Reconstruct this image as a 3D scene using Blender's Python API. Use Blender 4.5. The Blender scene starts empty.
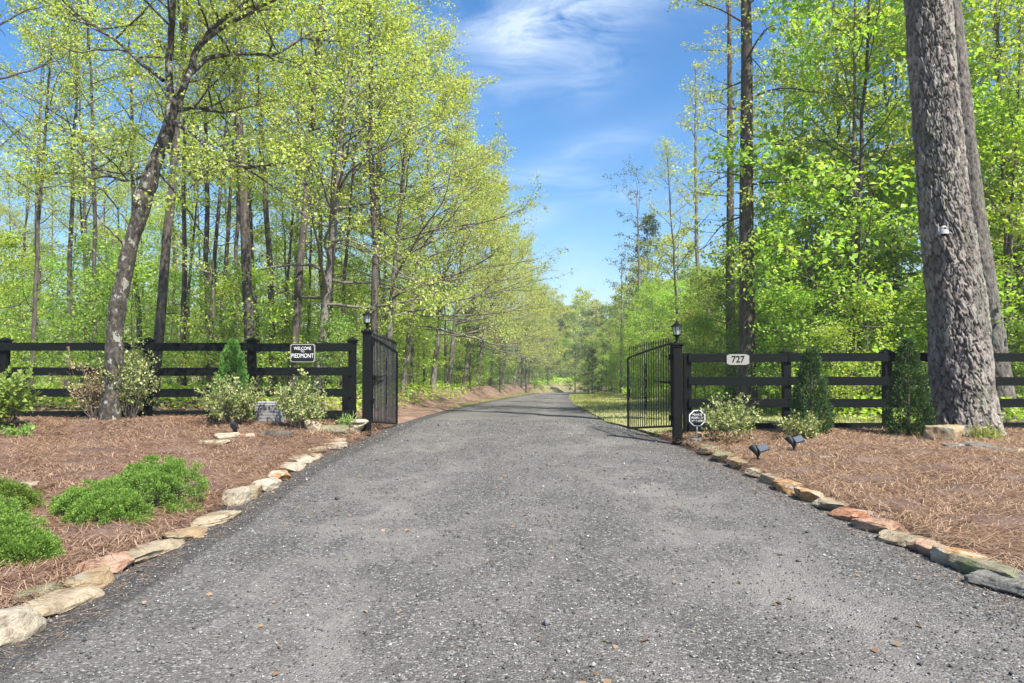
import bpy, bmesh, math, random
import numpy as np
from mathutils import Vector, Matrix, noise as mnoise
R = math.radians
random.seed(7)
C = bpy.context.scene.collection
sc = bpy.context.scene

# ------------------------------------------------------------------ camera
cam = bpy.data.cameras.new('camera'); camo = bpy.data.objects.new('camera', cam); C.objects.link(camo)
camo.location = (0, 0, 1.5); camo.rotation_euler = (R(90 + 1.3), 0, 0)
cam.lens = 24; cam.sensor_width = 36; cam.clip_start = 0.05; cam.clip_end = 3000
sc.camera = camo
# ------------------------------------------------------------------ sun, sky, exposure
SUN_EL, SUN_AZ = 52.0, 143.0            # azimuth clockwise from +Y: to the right, a little behind the camera
se, sa = R(SUN_EL), R(SUN_AZ)
sdir = Vector((math.sin(sa) * math.cos(se), math.cos(sa) * math.cos(se), math.sin(se)))
sl = bpy.data.lights.new('sun', 'SUN'); sl.energy = 4.8; sl.angle = R(0.5); sl.color = (1.0, 0.95, 0.86)
so = bpy.data.objects.new('sun', sl); C.objects.link(so); so.rotation_euler = sdir.to_track_quat('Z', 'Y').to_euler()
w = bpy.data.worlds.new('World'); sc.world = w; w.use_nodes = True
wn, wl = w.node_tree.nodes, w.node_tree.links
wn.clear()
def wnode(t, **k):
    n = wn.new(t)
    for a, b in k.items(): setattr(n, a, b)
    return n
sky = wnode('ShaderNodeTexSky', sky_type='NISHITA', sun_disc=False, sun_elevation=se, sun_rotation=sa)
sky.air_density = 1.0; sky.dust_density = 0.6; sky.ozone_density = 3.0
hs = wnode('ShaderNodeHueSaturation'); hs.inputs['Saturation'].default_value = 1.36; hs.inputs['Value'].default_value = 1.0
wl.new(sky.outputs[0], hs.inputs['Color'])
tc = wnode('ShaderNodeTexCoord'); sp = wnode('ShaderNodeSeparateXYZ'); wl.new(tc.outputs['Generated'], sp.inputs[0])
def wm(op, a, b=None, clamp=False):
    n = wnode('ShaderNodeMath', operation=op, use_clamp=clamp)
    for i, v in enumerate((a, b)):
        if v is None: continue
        if isinstance(v, (int, float)): n.inputs[i].default_value = v
        else: wl.new(v, n.inputs[i])
    return n.outputs[0]
yy = wm('MAXIMUM', sp.outputs['Y'], 0.02)
U = wm('DIVIDE', sp.outputs['X'], yy); V = wm('DIVIDE', sp.outputs['Z'], yy)
cb = wnode('ShaderNodeCombineXYZ'); wl.new(U, cb.inputs[0]); wl.new(V, cb.inputs[1])
mp = wnode('ShaderNodeMapping'); mp.inputs['Rotation'].default_value = (0, 0, R(-28)); mp.inputs['Scale'].default_value = (3.0, 9.0, 1)
wl.new(cb.outputs[0], mp.inputs[0])
nz = wnode('ShaderNodeTexNoise'); nz.inputs['Scale'].default_value = 1.9; nz.inputs['Detail'].default_value = 10; nz.inputs['Roughness'].default_value = 0.62; nz.inputs['Distortion'].default_value = 0.9
wl.new(mp.outputs[0], nz.inputs[0])
tot = None
# wisps of cirrus: centre (u, v), half length, half width, tilt, strength
for (cu, cv, a, b, t, s) in [(0.075, 0.49, .15, .060, 30, 1.1), (0.03, .50, .08, .05, 60, .6), (0.12, 0.42, .06, .04, 40, .5), (0.045, 0.27, .15, .026, 22, .9), (0.13, 0.245, .06, .014, -6, 1.0),
                             (0.10, 0.12, .03, .05, 10, .55), (0.03, 0.20, .07, .02, 30, .5), (-0.05, .50, .08, .05, 10, .5), (.3, .62, .3, .07, 20, .6), (-.5, .7, .4, .08, 15, .5)]:
    ct, st = math.cos(R(t)), math.sin(R(t))
    du = wm('SUBTRACT', U, cu); dv = wm('SUBTRACT', V, cv)
    p = wm('DIVIDE', wm('ADD', wm('MULTIPLY', du, ct), wm('MULTIPLY', dv, st)), a)
    q = wm('DIVIDE', wm('SUBTRACT', wm('MULTIPLY', dv, ct), wm('MULTIPLY', du, st)), b)
    e = wm('POWER', 2.718, wm('MULTIPLY', wm('ADD', wm('MULTIPLY', p, p), wm('MULTIPLY', q, q)), -1.0))
    e = wm('MULTIPLY', e, s)
    tot = e if tot is None else wm('ADD', tot, e)
cl = wm('MULTIPLY', tot, wm('MULTIPLY', wm('SUBTRACT', nz.outputs[0], 0.33, True), 2.4, True), True)
cl = wm('MULTIPLY', cl, 0.62, True)
mx = wnode('ShaderNodeMixRGB'); wl.new(cl, mx.inputs[0]); wl.new(hs.outputs[0], mx.inputs[1]); mx.inputs[2].default_value = (5.6, 6.3, 7.2, 1)
bg = wnode('ShaderNodeBackground'); bg.inputs[1].default_value = 0.086; wl.new(mx.outputs[0], bg.inputs[0])
wo = wnode('ShaderNodeOutputWorld'); wl.new(bg.outputs[0], wo.inputs[0])
vs = sc.view_settings; vs.view_transform = 'Standard'; vs.look = 'None'; vs.gamma = 1; vs.exposure = 1.28; vs.use_curve_mapping = False
cy = sc.cycles; cy.max_bounces = 6; cy.diffuse_bounces = 3; cy.glossy_bounces = 2; cy.transmission_bounces = 4; cy.transparent_max_bounces = 4
cy.sample_clamp_indirect = 6

# ------------------------------------------------------------------ helpers
def tag(o, label=None, cat=None, group=None, kind=None):
    if label: o['label'] = label
    if cat: o['category'] = cat
    if group: o['group'] = group
    if kind: o['kind'] = kind
    return o
def empty(name, loc=(0, 0, 0), rz=0, label=None, cat=None, group=None):
    o = bpy.data.objects.new(name, None); C.objects.link(o); o.empty_display_size = .2
    o.location = loc; o.rotation_euler = (0, 0, rz)
    return tag(o, label, cat, group)
def link(name, me, mat=None, parent=None, smooth=False):
    o = bpy.data.objects.new(name, me); C.objects.link(o)
    if mat: me.materials.append(mat)
    if parent: o.parent = parent
    if smooth: me.polygons.foreach_set('use_smooth', [True] * len(me.polygons))
    return o
def mesh_np(name, V, Q):
    """V (n,3) floats, Q (m,k) ints, all faces with k corners"""
    V = np.asarray(V, dtype=np.float32); Q = np.asarray(Q, dtype=np.int32); m, k = Q.shape
    me = bpy.data.meshes.new(name)
    me.vertices.add(len(V)); me.vertices.foreach_set('co', V.ravel())
    me.loops.add(m * k); me.loops.foreach_set('vertex_index', Q.ravel())
    me.polygons.add(m); me.polygons.foreach_set('loop_start', np.arange(0, m * k, k, dtype=np.int32))
    me.update(calc_edges=True)
    return me
def norm(a):
    a = np.asarray(a, dtype=float); return a / (np.linalg.norm(a, axis=-1, keepdims=True) + 1e-9)
def copy_tree(o, loc, rz=0, s=1.0, label=None, group=None, sz=None):
    r = o.copy(); C.objects.link(r); r.location = loc; r.rotation_euler = (0, 0, rz); r.scale = (s, s, sz or s)
    if label: r['label'] = label
    if group: r['group'] = group
    for ch in list(o.children):
        c = ch.copy(); C.objects.link(c); c.parent = r
    return r
class MB:
    """collects shapes for one mesh"""
    def __init__(s): s.bm = bmesh.new()
    def box(s, c, d, rot=None, bev=0.0):
        r = bmesh.ops.create_cube(s.bm, size=1.0); vs_ = r['verts']
        M = Matrix.Translation(c) @ (rot.to_4x4() if rot else Matrix.Identity(4)) @ Matrix.Diagonal((*d, 1))
        bmesh.ops.transform(s.bm, matrix=M, verts=vs_)
        if bev:
            es = list({e for v in vs_ for e in v.link_edges})
            bmesh.ops.bevel(s.bm, geom=es, offset=bev, segments=2, affect='EDGES', profile=.7)
        return s
    def cyl(s, a, b, r1, r2=None, n=12):
        a, b = Vector(a), Vector(b); d = b - a; r2 = r1 if r2 is None else r2
        r = bmesh.ops.create_cone(s.bm, cap_ends=True, segments=n, radius1=r1, radius2=max(r2, 1e-4), depth=d.length)
        M = Matrix.Translation((a + b) / 2) @ d.to_track_quat('Z', 'Y').to_matrix().to_4x4()
        bmesh.ops.transform(s.bm, matrix=M, verts=r['verts']); return s
    def ball(s, c, r, sc_=(1, 1, 1), n=12):
        q = bmesh.ops.create_uvsphere(s.bm, u_segments=n, v_segments=max(6, n // 2), radius=r)
        bmesh.ops.transform(s.bm, matrix=Matrix.Translation(c) @ Matrix.Diagonal((*sc_, 1)), verts=q['verts']); return s
    def build(s, name, mat, parent=None, smooth=False):
        me = bpy.data.meshes.new(name); s.bm.to_mesh(me); s.bm.free()
        return link(name, me, mat, parent, smooth)

# ------------------------------------------------------------------ materials
def new_mat(name):
    m = bpy.data.materials.new(name); m.use_nodes = True
    nt = m.node_tree; return m, nt.nodes, nt.links, nt.nodes['Principled BSDF']
def ramp(n, l, fac, stops):
    r = n.new('ShaderNodeValToRGB'); e = r.color_ramp.elements
    while len(e) < len(stops): e.new(0.5)
    for i, (p, c) in enumerate(stops): e[i].position = p; e[i].color = (*c, 1) if len(c) == 3 else c
    l.new(fac, r.inputs[0]); return r.outputs[0]
def noise_n(n, l, scale, detail=4, rough=.55, vec=None, dist=0):
    t = n.new('ShaderNodeTexNoise'); t.inputs['Scale'].default_value = scale; t.inputs['Detail'].default_value = detail; t.inputs['Roughness'].default_value = rough
    t.inputs['Distortion'].default_value = dist
    if vec is not None: l.new(vec, t.inputs[0])
    return t.outputs[0]
def coords(n, l, scale=(1, 1, 1), kind='Object'):
    t = n.new('ShaderNodeTexCoord'); m = n.new('ShaderNodeMapping'); m.inputs['Scale'].default_value = scale
    l.new(t.outputs[kind], m.inputs[0]); return m.outputs[0]
def mixc(n, l, fac, a, b, mode='MIX'):
    m = n.new('ShaderNodeMixRGB'); m.blend_type = mode
    for i, v in enumerate((fac, a, b)):
        if isinstance(v, (int, float)): m.inputs[i].default_value = v
        elif isinstance(v, tuple): m.inputs[i].default_value = (*v, 1)
        else: l.new(v, m.inputs[i])
    return m.outputs[0]
def mathn(n, l, op, a, b=None, clamp=False):
    m = n.new('ShaderNodeMath'); m.operation = op; m.use_clamp = clamp
    for i, v in enumerate((a, b)):
        if v is None: continue
        if isinstance(v, (int, float)): m.inputs[i].default_value = v
        else: l.new(v, m.inputs[i])
    return m.outputs[0]
def bump(n, l, h, strength=.5, dist=.02):
    b = n.new('ShaderNodeBump'); b.inputs['Strength'].default_value = strength; b.inputs['Distance'].default_value = dist
    l.new(h, b.inputs['Height']); return b.outputs[0]

def leaf_mat(name, ca, cb_, cc, trans=.45, gloss=.025, hue=.02, val=.25):
    """thin leaf: diffuse + translucent, each leaf its own tint, each plant its own hue"""
    m, n, l, p = new_mat(name)
    n.remove(p)
    g = n.new('ShaderNodeNewGeometry'); oi = n.new('ShaderNodeObjectInfo')
    col = ramp(n, l, g.outputs['Random Per Island'], [(0, ca), (.5, cb_), (1, cc)])
    h = n.new('ShaderNodeHueSaturation'); l.new(col, h.inputs['Color'])
    l.new(mathn(n, l, 'MULTIPLY_ADD', oi.outputs['Random'], hue * 2), h.inputs['Hue']); h.inputs['Hue'].links[0].from_node.inputs[2].default_value = .5 - hue
    l.new(mathn(n, l, 'MULTIPLY_ADD', oi.outputs['Random'], val), h.inputs['Value']); h.inputs['Value'].links[0].from_node.inputs[2].default_value = 1 - val / 2
    d = n.new('ShaderNodeBsdfDiffuse'); t = n.new('ShaderNodeBsdfTranslucent'); gl = n.new('ShaderNodeBsdfGlossy'); gl.inputs['Roughness'].default_value = .6
    l.new(h.outputs[0], d.inputs[0])
    ty = mixc(n, l, 1.0, h.outputs[0], (1.25, 1.3, .55), 'MULTIPLY'); l.new(ty, t.inputs[0])
    m1 = n.new('ShaderNodeMixShader'); m1.inputs[0].default_value = trans; l.new(d.outputs[0], m1.inputs[1]); l.new(t.outputs[0], m1.inputs[2])
    m2 = n.new('ShaderNodeMixShader'); m2.inputs[0].default_value = gloss; l.new(m1.outputs[0], m2.inputs[1]); l.new(gl.outputs[0], m2.inputs[2])
    l.new(m2.outputs[0], n['Material Output'].inputs[0])
    return m
M = {}
M['leaf_spring'] = leaf_mat('spring_leaves', (.27, .35, .06), (.42, .48, .11), (.62, .62, .28), trans=.55)
M['leaf_green'] = leaf_mat('green_leaves', (.16, .27, .05), (.25, .37, .08), (.36, .44, .14), trans=.5)
M['leaf_bright'] = leaf_mat('bright_leaves', (.22, .36, .04), (.35, .49, .07), (.50, .58, .14), trans=.55)
M['leaf_dull'] = leaf_mat('dull_leaves', (.06, .10, .03), (.10, .15, .04), (.16, .19, .06), trans=.35)
M['leaf_pine'] = leaf_mat('pine_needles', (.03, .06, .02), (.05, .09, .03), (.09, .13, .045), trans=.15)
M['leaf_arbor'] = leaf_mat('arborvitae_sprays', (.03, .065, .018), (.05, .10, .025), (.085, .15, .04), trans=.2, hue=.01)
M['leaf_arbor_light'] = leaf_mat('light_arborvitae_sprays', (.07, .17, .025), (.11, .24, .04), (.16, .31, .055), trans=.25, hue=.01)
M['leaf_juniper'] = leaf_mat('juniper_sprays', (.07, .145, .022), (.14, .245, .035), (.26, .36, .065), trans=.25, hue=.01)
M['leaf_varieg'] = leaf_mat('variegated_leaves', (.10, .19, .05), (.30, .36, .12), (.55, .54, .26), trans=.3, hue=.01)
M['leaf_dry'] = leaf_mat('dry_leaves', (.16, .09, .05), (.27, .18, .10), (.38, .28, .18), trans=.15)
M['straw'] = leaf_mat('pine_straw', (.085, .038, .024), (.25, .135, .086), (.52, .37, .265), trans=.1, gloss=.03)
M['grass'] = leaf_mat('grass_blades', (.20, .23, .06), (.32, .33, .10), (.44, .42, .18), trans=.35)

def bark_mat(name, dark, mid, light, sx=14, sz=3.0, lichen=None, strength=.6):
    m, n, l, p = new_mat(name)
    v = coords(n, l, (sx, sx, sz))
    f = noise_n(n, l, 1.0, 6, .65, v, .6)
    col = ramp(n, l, f, [(.30, dark), (.5, mid), (.70, light)])
    if lichen:
        v2 = coords(n, l, (8, 8, 5.5)); q = noise_n(n, l, 1.0, 5, .6, v2)
        k = ramp(n, l, q, [(.56, (0, 0, 0)), (.60, (.85, .85, .85))])
        col = mixc(n, l, k, col, lichen)
    l.new(col, p.inputs['Base Color']); p.inputs['Roughness'].default_value = .95
    l.new(bump(n, l, f, strength, .03), p.inputs['Normal'])
    return m
M['bark_grey'] = bark_mat('grey_bark', (.07, .06, .05), (.15, .13, .11), (.26, .24, .21))
M['bark_brown'] = bark_mat('brown_bark', (.025, .02, .016), (.065, .053, .042), (.14, .12, .10))
M['bark_lichen'] = bark_mat('lichen_bark', (.012, .010, .008), (.05, .042, .033), (.15, .13, .105), sx=15, sz=9, lichen=(.30, .295, .25), strength=1.0)
M['bark_twig'] = bark_mat('twig_bark', (.08, .065, .05), (.14, .115, .09), (.22, .19, .15), sx=30, sz=12)

def bark_pine_mat():
    m, n, l, p = new_mat('pine_plate_bark')
    at = n.new('ShaderNodeAttribute'); at.attribute_name = 'crack'
    v = coords(n, l, (9, 9, 5)); f = noise_n(n, l, 1.0, 8, .65, v, .4)
    plate = ramp(n, l, f, [(.28, (.12, .10, .085)), (.45, (.25, .22, .195)), (.6, (.37, .34, .31)), (.75, (.46, .42, .37))])
    v3 = coords(n, l, (2.0, 2.0, .9)); q3 = noise_n(n, l, 1.0, 4, .6, v3)
    plate = mixc(n, l, ramp(n, l, q3, [(.5, (0, 0, 0)), (.66, (.5, .5, .5))]), plate, (.27, .31, .23))
    ap = n.new('ShaderNodeAttribute'); ap.attribute_name = 'plate'
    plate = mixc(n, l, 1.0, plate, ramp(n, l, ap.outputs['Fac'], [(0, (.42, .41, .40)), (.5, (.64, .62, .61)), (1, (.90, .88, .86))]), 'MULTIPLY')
    c = mixc(n, l, at.outputs['Fac'], plate, (.04, .03, .025))
    l.new(c, p.inputs['Base Color']); p.inputs['Roughness'].default_value = .95
    v4 = coords(n, l, (40, 40, 18)); f4 = noise_n(n, l, 1.0, 5, .7, v4)
    l.new(bump(n, l, f4, .7, .012), p.inputs['Normal'])
    return m
M['bark_pine'] = bark_pine_mat()

def painted(name, col, rough=.5, var=.25, metal=0.0, bscale=60, bs=.15):
    m, n, l, p = new_mat(name)
    v = coords(n, l, (1, 1, 1)); f = noise_n(n, l, 9, 6, .65, v)
    d = tuple(max(0, c * (1 - var)) for c in col); e = tuple(min(1, c * (1 + var)) for c in col)
    l.new(ramp(n, l, f, [(.3, d), (.7, e)]), p.inputs['Base Color'])
    p.inputs['Roughness'].default_value = rough; p.inputs['Metallic'].default_value = metal
    if max(col) < .03: p.inputs['Specular IOR Level'].default_value = .15
    f2 = noise_n(n, l, bscale, 3, .6, v); l.new(bump(n, l, f2, bs, .004), p.inputs['Normal'])
    return m
def board_mat():
    m, n, l, p = new_mat('black_painted_board')
    v = coords(n, l, (1.2, 30, 30)); f = noise_n(n, l, 1.0, 6, .6, v, .3)
    v2 = coords(n, l, (2.5, 2.5, 2.5)); f2 = noise_n(n, l, 1.0, 5, .6, v2)
    c = ramp(n, l, f, [(.3, (.003, .004, .004)), (.6, (.006, .009, .008)), (.8, (.012, .017, .015))])
    c = mixc(n, l, ramp(n, l, f2, [(.62, (0, 0, 0)), (.75, (.25, .25, .25))]), c, (.03, .04, .03))
    l.new(c, p.inputs['Base Color']); p.inputs['Roughness'].default_value = .8
    p.inputs['Specular IOR Level'].default_value = .12
    l.new(bump(n, l, f, .35, .006), p.inputs['Normal']); return m
M['board'] = board_mat()
M['post'] = painted('black_post_paint', (.004, .005, .005), .7, .4)
M['iron'] = painted('black_iron', (.005, .005, .006), .45, .3)
M['white'] = painted('white_plastic', (.72, .72, .72), .4, .06)
M['white_line'] = painted('white_lettering', (.70, .70, .72), .6, .1)
M['sign_black'] = painted('black_sign_face', (.010, .013, .011), .6, .2)
M['sign_grey'] = painted('weathered_grey_plate', (.26, .25, .225), .7, .12)
M['box_grey'] = painted('grey_box_plastic', (.30, .30, .31), .6, .1)
M['dark_plastic'] = painted('dark_plastic', (.02, .022, .024), .45, .2)
M['cam_white'] = painted('camera_white_plastic', (.42, .42, .42), .4, .05)
M['lens'] = painted('dark_lens', (.01, .01, .012), .1, .1)
M['stake'] = painted('white_stake', (.62, .64, .60), .5, .08)
def solar_mat():
    m, n, l, p = new_mat('solar_panel_cells')
    v = coords(n, l, (1, 1, 1)); b = n.new('ShaderNodeTexBrick'); b.offset = 0; b.inputs['Scale'].default_value = 28; b.inputs['Mortar Size'].default_value = .03
    b.inputs['Color1'].default_value = (.035, .045, .065, 1); b.inputs['Color2'].default_value = (.045, .055, .075, 1); b.inputs['Mortar'].default_value = (.2, .22, .24, 1)
    l.new(v, b.inputs[0]); l.new(b.outputs[0], p.inputs['Base Color']); p.inputs['Roughness'].default_value = .25; return m
M['solar'] = solar_mat()
def glass_mat():
    m, n, l, p = new_mat('lantern_glass'); p.inputs['Base Color'].default_value = (.75, .78, .78, 1); p.inputs['Roughness'].default_value = .25
    p.inputs['Transmission Weight'].default_value = .5; p.inputs['IOR'].default_value = 1.2; return m
M['glass'] = glass_mat()

def road_mat():
    m, n, l, p = new_mat('gravel_millings')
    v = coords(n, l)
    uv = n.new('ShaderNodeUVMap'); sep = n.new('ShaderNodeSeparateXYZ'); l.new(uv.outputs[0], sep.inputs[0])
    au = mathn(n, l, 'ABSOLUTE', sep.outputs[0])
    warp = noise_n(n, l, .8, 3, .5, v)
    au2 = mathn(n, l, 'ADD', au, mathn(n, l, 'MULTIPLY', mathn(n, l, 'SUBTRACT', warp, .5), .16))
    # per-grain colour
    vo = n.new('ShaderNodeTexVoronoi'); vo.inputs['Scale'].default_value = 75; l.new(v, vo.inputs[0])
    sx = n.new('ShaderNodeSeparateXYZ'); l.new(vo.outputs['Color'], sx.inputs[0])
    grain = ramp(n, l, sx.outputs[0], [(0, (.020, .018, .017)), (.45, (.060, .056, .052)), (.74, (.124, .116, .107)), (.90, (.30, .295, .28)), (1, (.62, .60, .56))])
    vo2 = n.new('ShaderNodeTexVoronoi'); vo2.inputs['Scale'].default_value = 190; l.new(v, vo2.inputs[0])
    s2 = n.new('ShaderNodeSeparateXYZ'); l.new(vo2.outputs['Color'], s2.inputs[0])
    fine = ramp(n, l, s2.outputs[0], [(0, (.036, .033, .031)), (.6, (.104, .098, .090)), (1, (.28, .265, .245))])
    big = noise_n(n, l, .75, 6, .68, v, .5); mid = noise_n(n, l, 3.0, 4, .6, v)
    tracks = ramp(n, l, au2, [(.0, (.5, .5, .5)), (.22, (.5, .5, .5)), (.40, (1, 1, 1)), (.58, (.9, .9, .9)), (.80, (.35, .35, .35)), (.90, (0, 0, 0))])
    comp_dapple = mathn(n, l, 'MULTIPLY', tracks, mathn(n, l, 'MULTIPLY', mathn(n, l, 'SUBTRACT', big, .43, True), 6.5, True))
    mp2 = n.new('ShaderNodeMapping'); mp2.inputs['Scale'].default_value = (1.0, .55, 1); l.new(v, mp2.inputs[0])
    drift_dapple = noise_n(n, l, 1.9, 7, .62, mp2.outputs[0], .8); drift_dapple = mathn(n, l, 'MULTIPLY', mathn(n, l, 'SUBTRACT', drift_dapple, .44, True), 5.5, True)
    comp_dapple = mathn(n, l, 'MULTIPLY', mathn(n, l, 'ADD', mathn(n, l, 'MULTIPLY', comp_dapple, .45), mathn(n, l, 'MULTIPLY', mathn(n, l, 'MULTIPLY', drift_dapple, .75), tracks)), mathn(n, l, 'ADD', mid, .35), True)  # pale patches: compacted dust, plus dappled sunlight painted into the gravel colour
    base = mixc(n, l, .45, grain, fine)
    dust_dapple = mixc(n, l, .45, (.33, .31, .285), fine)
    c = mixc(n, l, mathn(n, l, 'MULTIPLY', comp_dapple, .95), base, dust_dapple)
    ed = mathn(n, l, 'ADD', mathn(n, l, 'MULTIPLY', sep.outputs[0], -1.0), mathn(n, l, 'MULTIPLY', mathn(n, l, 'SUBTRACT', warp, .5), .05))
    edge = ramp(n, l, ed, [(.825, (1, 1, 1)), (.845, (.55, .55, .55))])
    c = mixc(n, l, 1.0, c, edge, 'MULTIPLY'); c = mixc(n, l, 1.0, c, (.80, .79, .78), 'MULTIPLY')
    l.new(c, p.inputs['Base Color']); p.inputs['Roughness'].default_value = .92
    h = mathn(n, l, 'ADD', mathn(n, l, 'MULTIPLY', vo.outputs['Distance'], -1.0), mathn(n, l, 'MULTIPLY', mid, .6))
    l.new(bump(n, l, h, .85, .012), p.inputs['Normal']); return m
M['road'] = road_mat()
def soil(name, stops, s1=1.2, s2=28, bs=.6, bd=.03):
    m, n, l, p = new_mat(name); v = coords(n, l)
    a = noise_n(n, l, s1, 5, .6, v); b = noise_n(n, l, s2, 5, .7, v, .5)
    f = mathn(n, l, 'ADD', mathn(n, l, 'MULTIPLY', a, .5), mathn(n, l, 'MULTIPLY', b, .5))
    l.new(ramp(n, l, f, stops), p.inputs['Base Color']); p.inputs['Roughness'].default_value = 1
    l.new(bump(n, l, b, bs, bd), p.inputs['Normal']); return m
M['bed'] = soil('pine_straw_mulch', [(.35, (.05, .028, .02)), (.5, (.12, .07, .05)), (.65, (.22, .15, .11))], 1.5, 45)
M['floor'] = soil('leaf_litter_floor', [(.36, (.09, .09, .03)), (.47, (.16, .15, .06)), (.56, (.23, .18, .10)), (.66, (.29, .23, .16))], .5, 22)
M['lawn'] = soil('lawn_soil', [(.36, (.15, .16, .06)), (.5, (.25, .245, .10)), (.64, (.35, .33, .18))], .8, 30)
M['bank'] = soil('red_brown_bank', [(.36, (.10, .055, .035)), (.5, (.18, .11, .075)), (.64, (.29, .20, .14))], 1.0, 30)
def stone_mat(name, a, b, c, spot=None):
    m, n, l, p = new_mat(name); v = coords(n, l)
    oi = n.new('ShaderNodeObjectInfo'); add = n.new('ShaderNodeVectorMath'); add.operation = 'ADD'; l.new(v, add.inputs[0])
    cx = n.new('ShaderNodeCombineXYZ'); l.new(mathn(n, l, 'MULTIPLY', oi.outputs['Random'], 30.0), cx.inputs[0]); l.new(cx.outputs[0], add.inputs[1])
    f = noise_n(n, l, 7, 8, .68, add.outputs[0], .5); f2 = noise_n(n, l, 55, 5, .7, add.outputs[0])
    a, b, c = ((t[0] * .86, t[1] * .78, t[2] * .68) for t in (tuple(q * .72 for q in a), b, c))
    col = ramp(n, l, f, [(.32, a), (.5, b), (.68, c)])
    col = mixc(n, l, mathn(n, l, 'MULTIPLY', mathn(n, l, 'SUBTRACT', f2, .5, True), 1.6, True), col, tuple(x * .35 for x in a))
    if spot:
        f3 = noise_n(n, l, 4.5, 4, .6, add.outputs[0]); col = mixc(n, l, ramp(n, l, f3, [(.5, (0, 0, 0)), (.6, (.8, .8, .8))]), col, spot)
    l.new(col, p.inputs['Base Color']); p.inputs['Roughness'].default_value = .9
    hh = mathn(n, l, 'ADD', mathn(n, l, 'MULTIPLY', f, 1.0), mathn(n, l, 'MULTIPLY', f2, .35))
    l.new(bump(n, l, hh, .95, .045), p.inputs['Normal']); return m
SM = {'pale': stone_mat('pale_stone', (.30, .27, .22), (.48, .45, .38), (.66, .63, .55)),
      'cream': stone_mat('cream_stone', (.26, .22, .15), (.42, .37, .28), (.56, .51, .41)),
      'tan': stone_mat('tan_stone', (.22, .16, .09), (.38, .29, .18), (.50, .42, .29), (.30, .30, .22)),
      'pink': stone_mat('pink_stone', (.34, .20, .14), (.50, .33, .25), (.60, .46, .37)),
      'red': stone_mat('red_stone', (.24, .10, .055), (.42, .20, .12), (.52, .30, .21), (.45, .38, .30)),
      'orange': stone_mat('orange_stone', (.30, .16, .06), (.46, .28, .13), (.56, .42, .26), (.50, .45, .36)),
      'grey': stone_mat('grey_stone', (.10, .11, .11), (.20, .21, .21), (.31, .32, .31)),
      'moss': stone_mat('mossy_stone', (.13, .13, .08), (.25, .25, .18), (.36, .35, .28), (.14, .18, .06)),
      'brown': stone_mat('brown_stone', (.06, .035, .022), (.15, .095, .06), (.28, .20, .14))}

# ------------------------------------------------------------------ the lie of the land
def sst(a, b, x):
    t = np.clip((np.asarray(x, float) - a) / (b - a), 0, 1); return t * t * (3 - 2 * t)
RY = np.array([-30, 4, 6, 9.5, 12.3, 16.4, 30, 60, 92, 108, 120, 150, 175]); RX = np.array([.24, .24, .21, -.0, .03, -.17, .35, 2.6, 5.6, 9.5, 18., 60., 100.])
RW = np.array([3.0, 3.0, 2.96, 2.93, 2.69, 2.35, 2.3, 2.3, 2.4, 2.4, 2.4, 2.4, 2.4])
def rcx(y): return np.interp(y, RY, RX)
def rhw(y): return np.interp(y, RY, RW)
def rz_(y):
    y = np.asarray(y, float); t = np.clip(y - 12, 0, 95); return -.045 * (t - 4 * (1 - np.exp(-t / 4)))
def g(x, y):
    x = np.asarray(x, float); y = np.asarray(y, float)
    y_ = y; b = rz_(y_); c, h = rcx(y_), rhw(y_)
    dl = (c - h) - x; dr = x - (c + h)
    near = 1 - sst(14.5, 17.5, y_)
    lf = near * ((.05 + .09 * sst(10, 12.5, y_)) * sst(0, .55, dl) + .11 * sst(0, 2.6, dl) * sst(3, 11.5, y_) + .05 * sst(0, 4, dl)) + (1 - near) * ((.42 + .010 * np.clip(y_ - 15, 0, 90)) * sst(.7, 2.4, dl))
    lf = lf + near * 0
    rt = near * (.04 * sst(0, .25, dr) + .10 * sst(0, 2.5, dr)) + (1 - near) * (.05 * sst(0, 1, dr) + (.15 + .008 * np.clip(y_ - 15, 0, 90)) * sst(3.5, 9, dr))
    z = b + np.where(dl > 0, lf, 0) + np.where(dr > 0, rt, 0)
    out = np.clip(np.maximum(dl, dr) - .5, 0, 3) / 3
    z = z + out * (.035 * np.sin(x * 1.3 + y * .7) + .03 * np.sin(y * 1.9 - x * .6)) * (1 - near * .6)
    z = z + sst(14, 60, np.maximum(dl, dr)) * .6 * np.sin(x * .05 + 1) + 1.0 * sst(125, 220, y_) + 8 * sst(60, 260, np.abs(x))
    return z
def gz(x, y): return float(g(x, y))
def sheet(name, fx, us, ys, dz, mat, kind='structure', amp=0, label=None, seed=0, uv=False):
    us = np.asarray(us, float); ys = np.asarray(ys, float)
    Ug, Yg = np.meshgrid(us, ys); X = fx(Ug, Yg); Z = g(X, Yg) + dz
    if name in ('planting_bed', 'earth_bank'): Z = Z - .035 * (1 - sst(0, .3, Ug))
    if amp:
        r = np.random.RandomState(seed); amp = amp * sst(0, .4, Ug) if name in ('planting_bed', 'earth_bank') else amp; Z = Z + amp * (.5 + .25 * np.sin(X * 5.1 + Yg * 3.3) + .25 * np.sin(Yg * 6.7 - X * 2.9)) + amp * .5 * r.rand(*Z.shape)
    Vv = np.stack([X, Yg, Z], -1).reshape(-1, 3)
    ny, nx = Ug.shape; i = np.arange(ny - 1)[:, None] * nx + np.arange(nx - 1)[None, :]
    Q = np.stack([i, i + 1, i + nx + 1, i + nx], -1).reshape(-1, 4)
    me = mesh_np(name, Vv, Q)
    if uv:
        ul = me.uv_layers.new(name='UVMap'); idx = Q.ravel(); uvv = np.stack([Ug.ravel()[idx], Yg.ravel()[idx]], -1).astype(np.float32)
        ul.data.foreach_set('uv', uvv.ravel())
    o = link(name, me, mat, smooth=True); o['kind'] = kind
    if label: o['label'] = label
    return o
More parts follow.
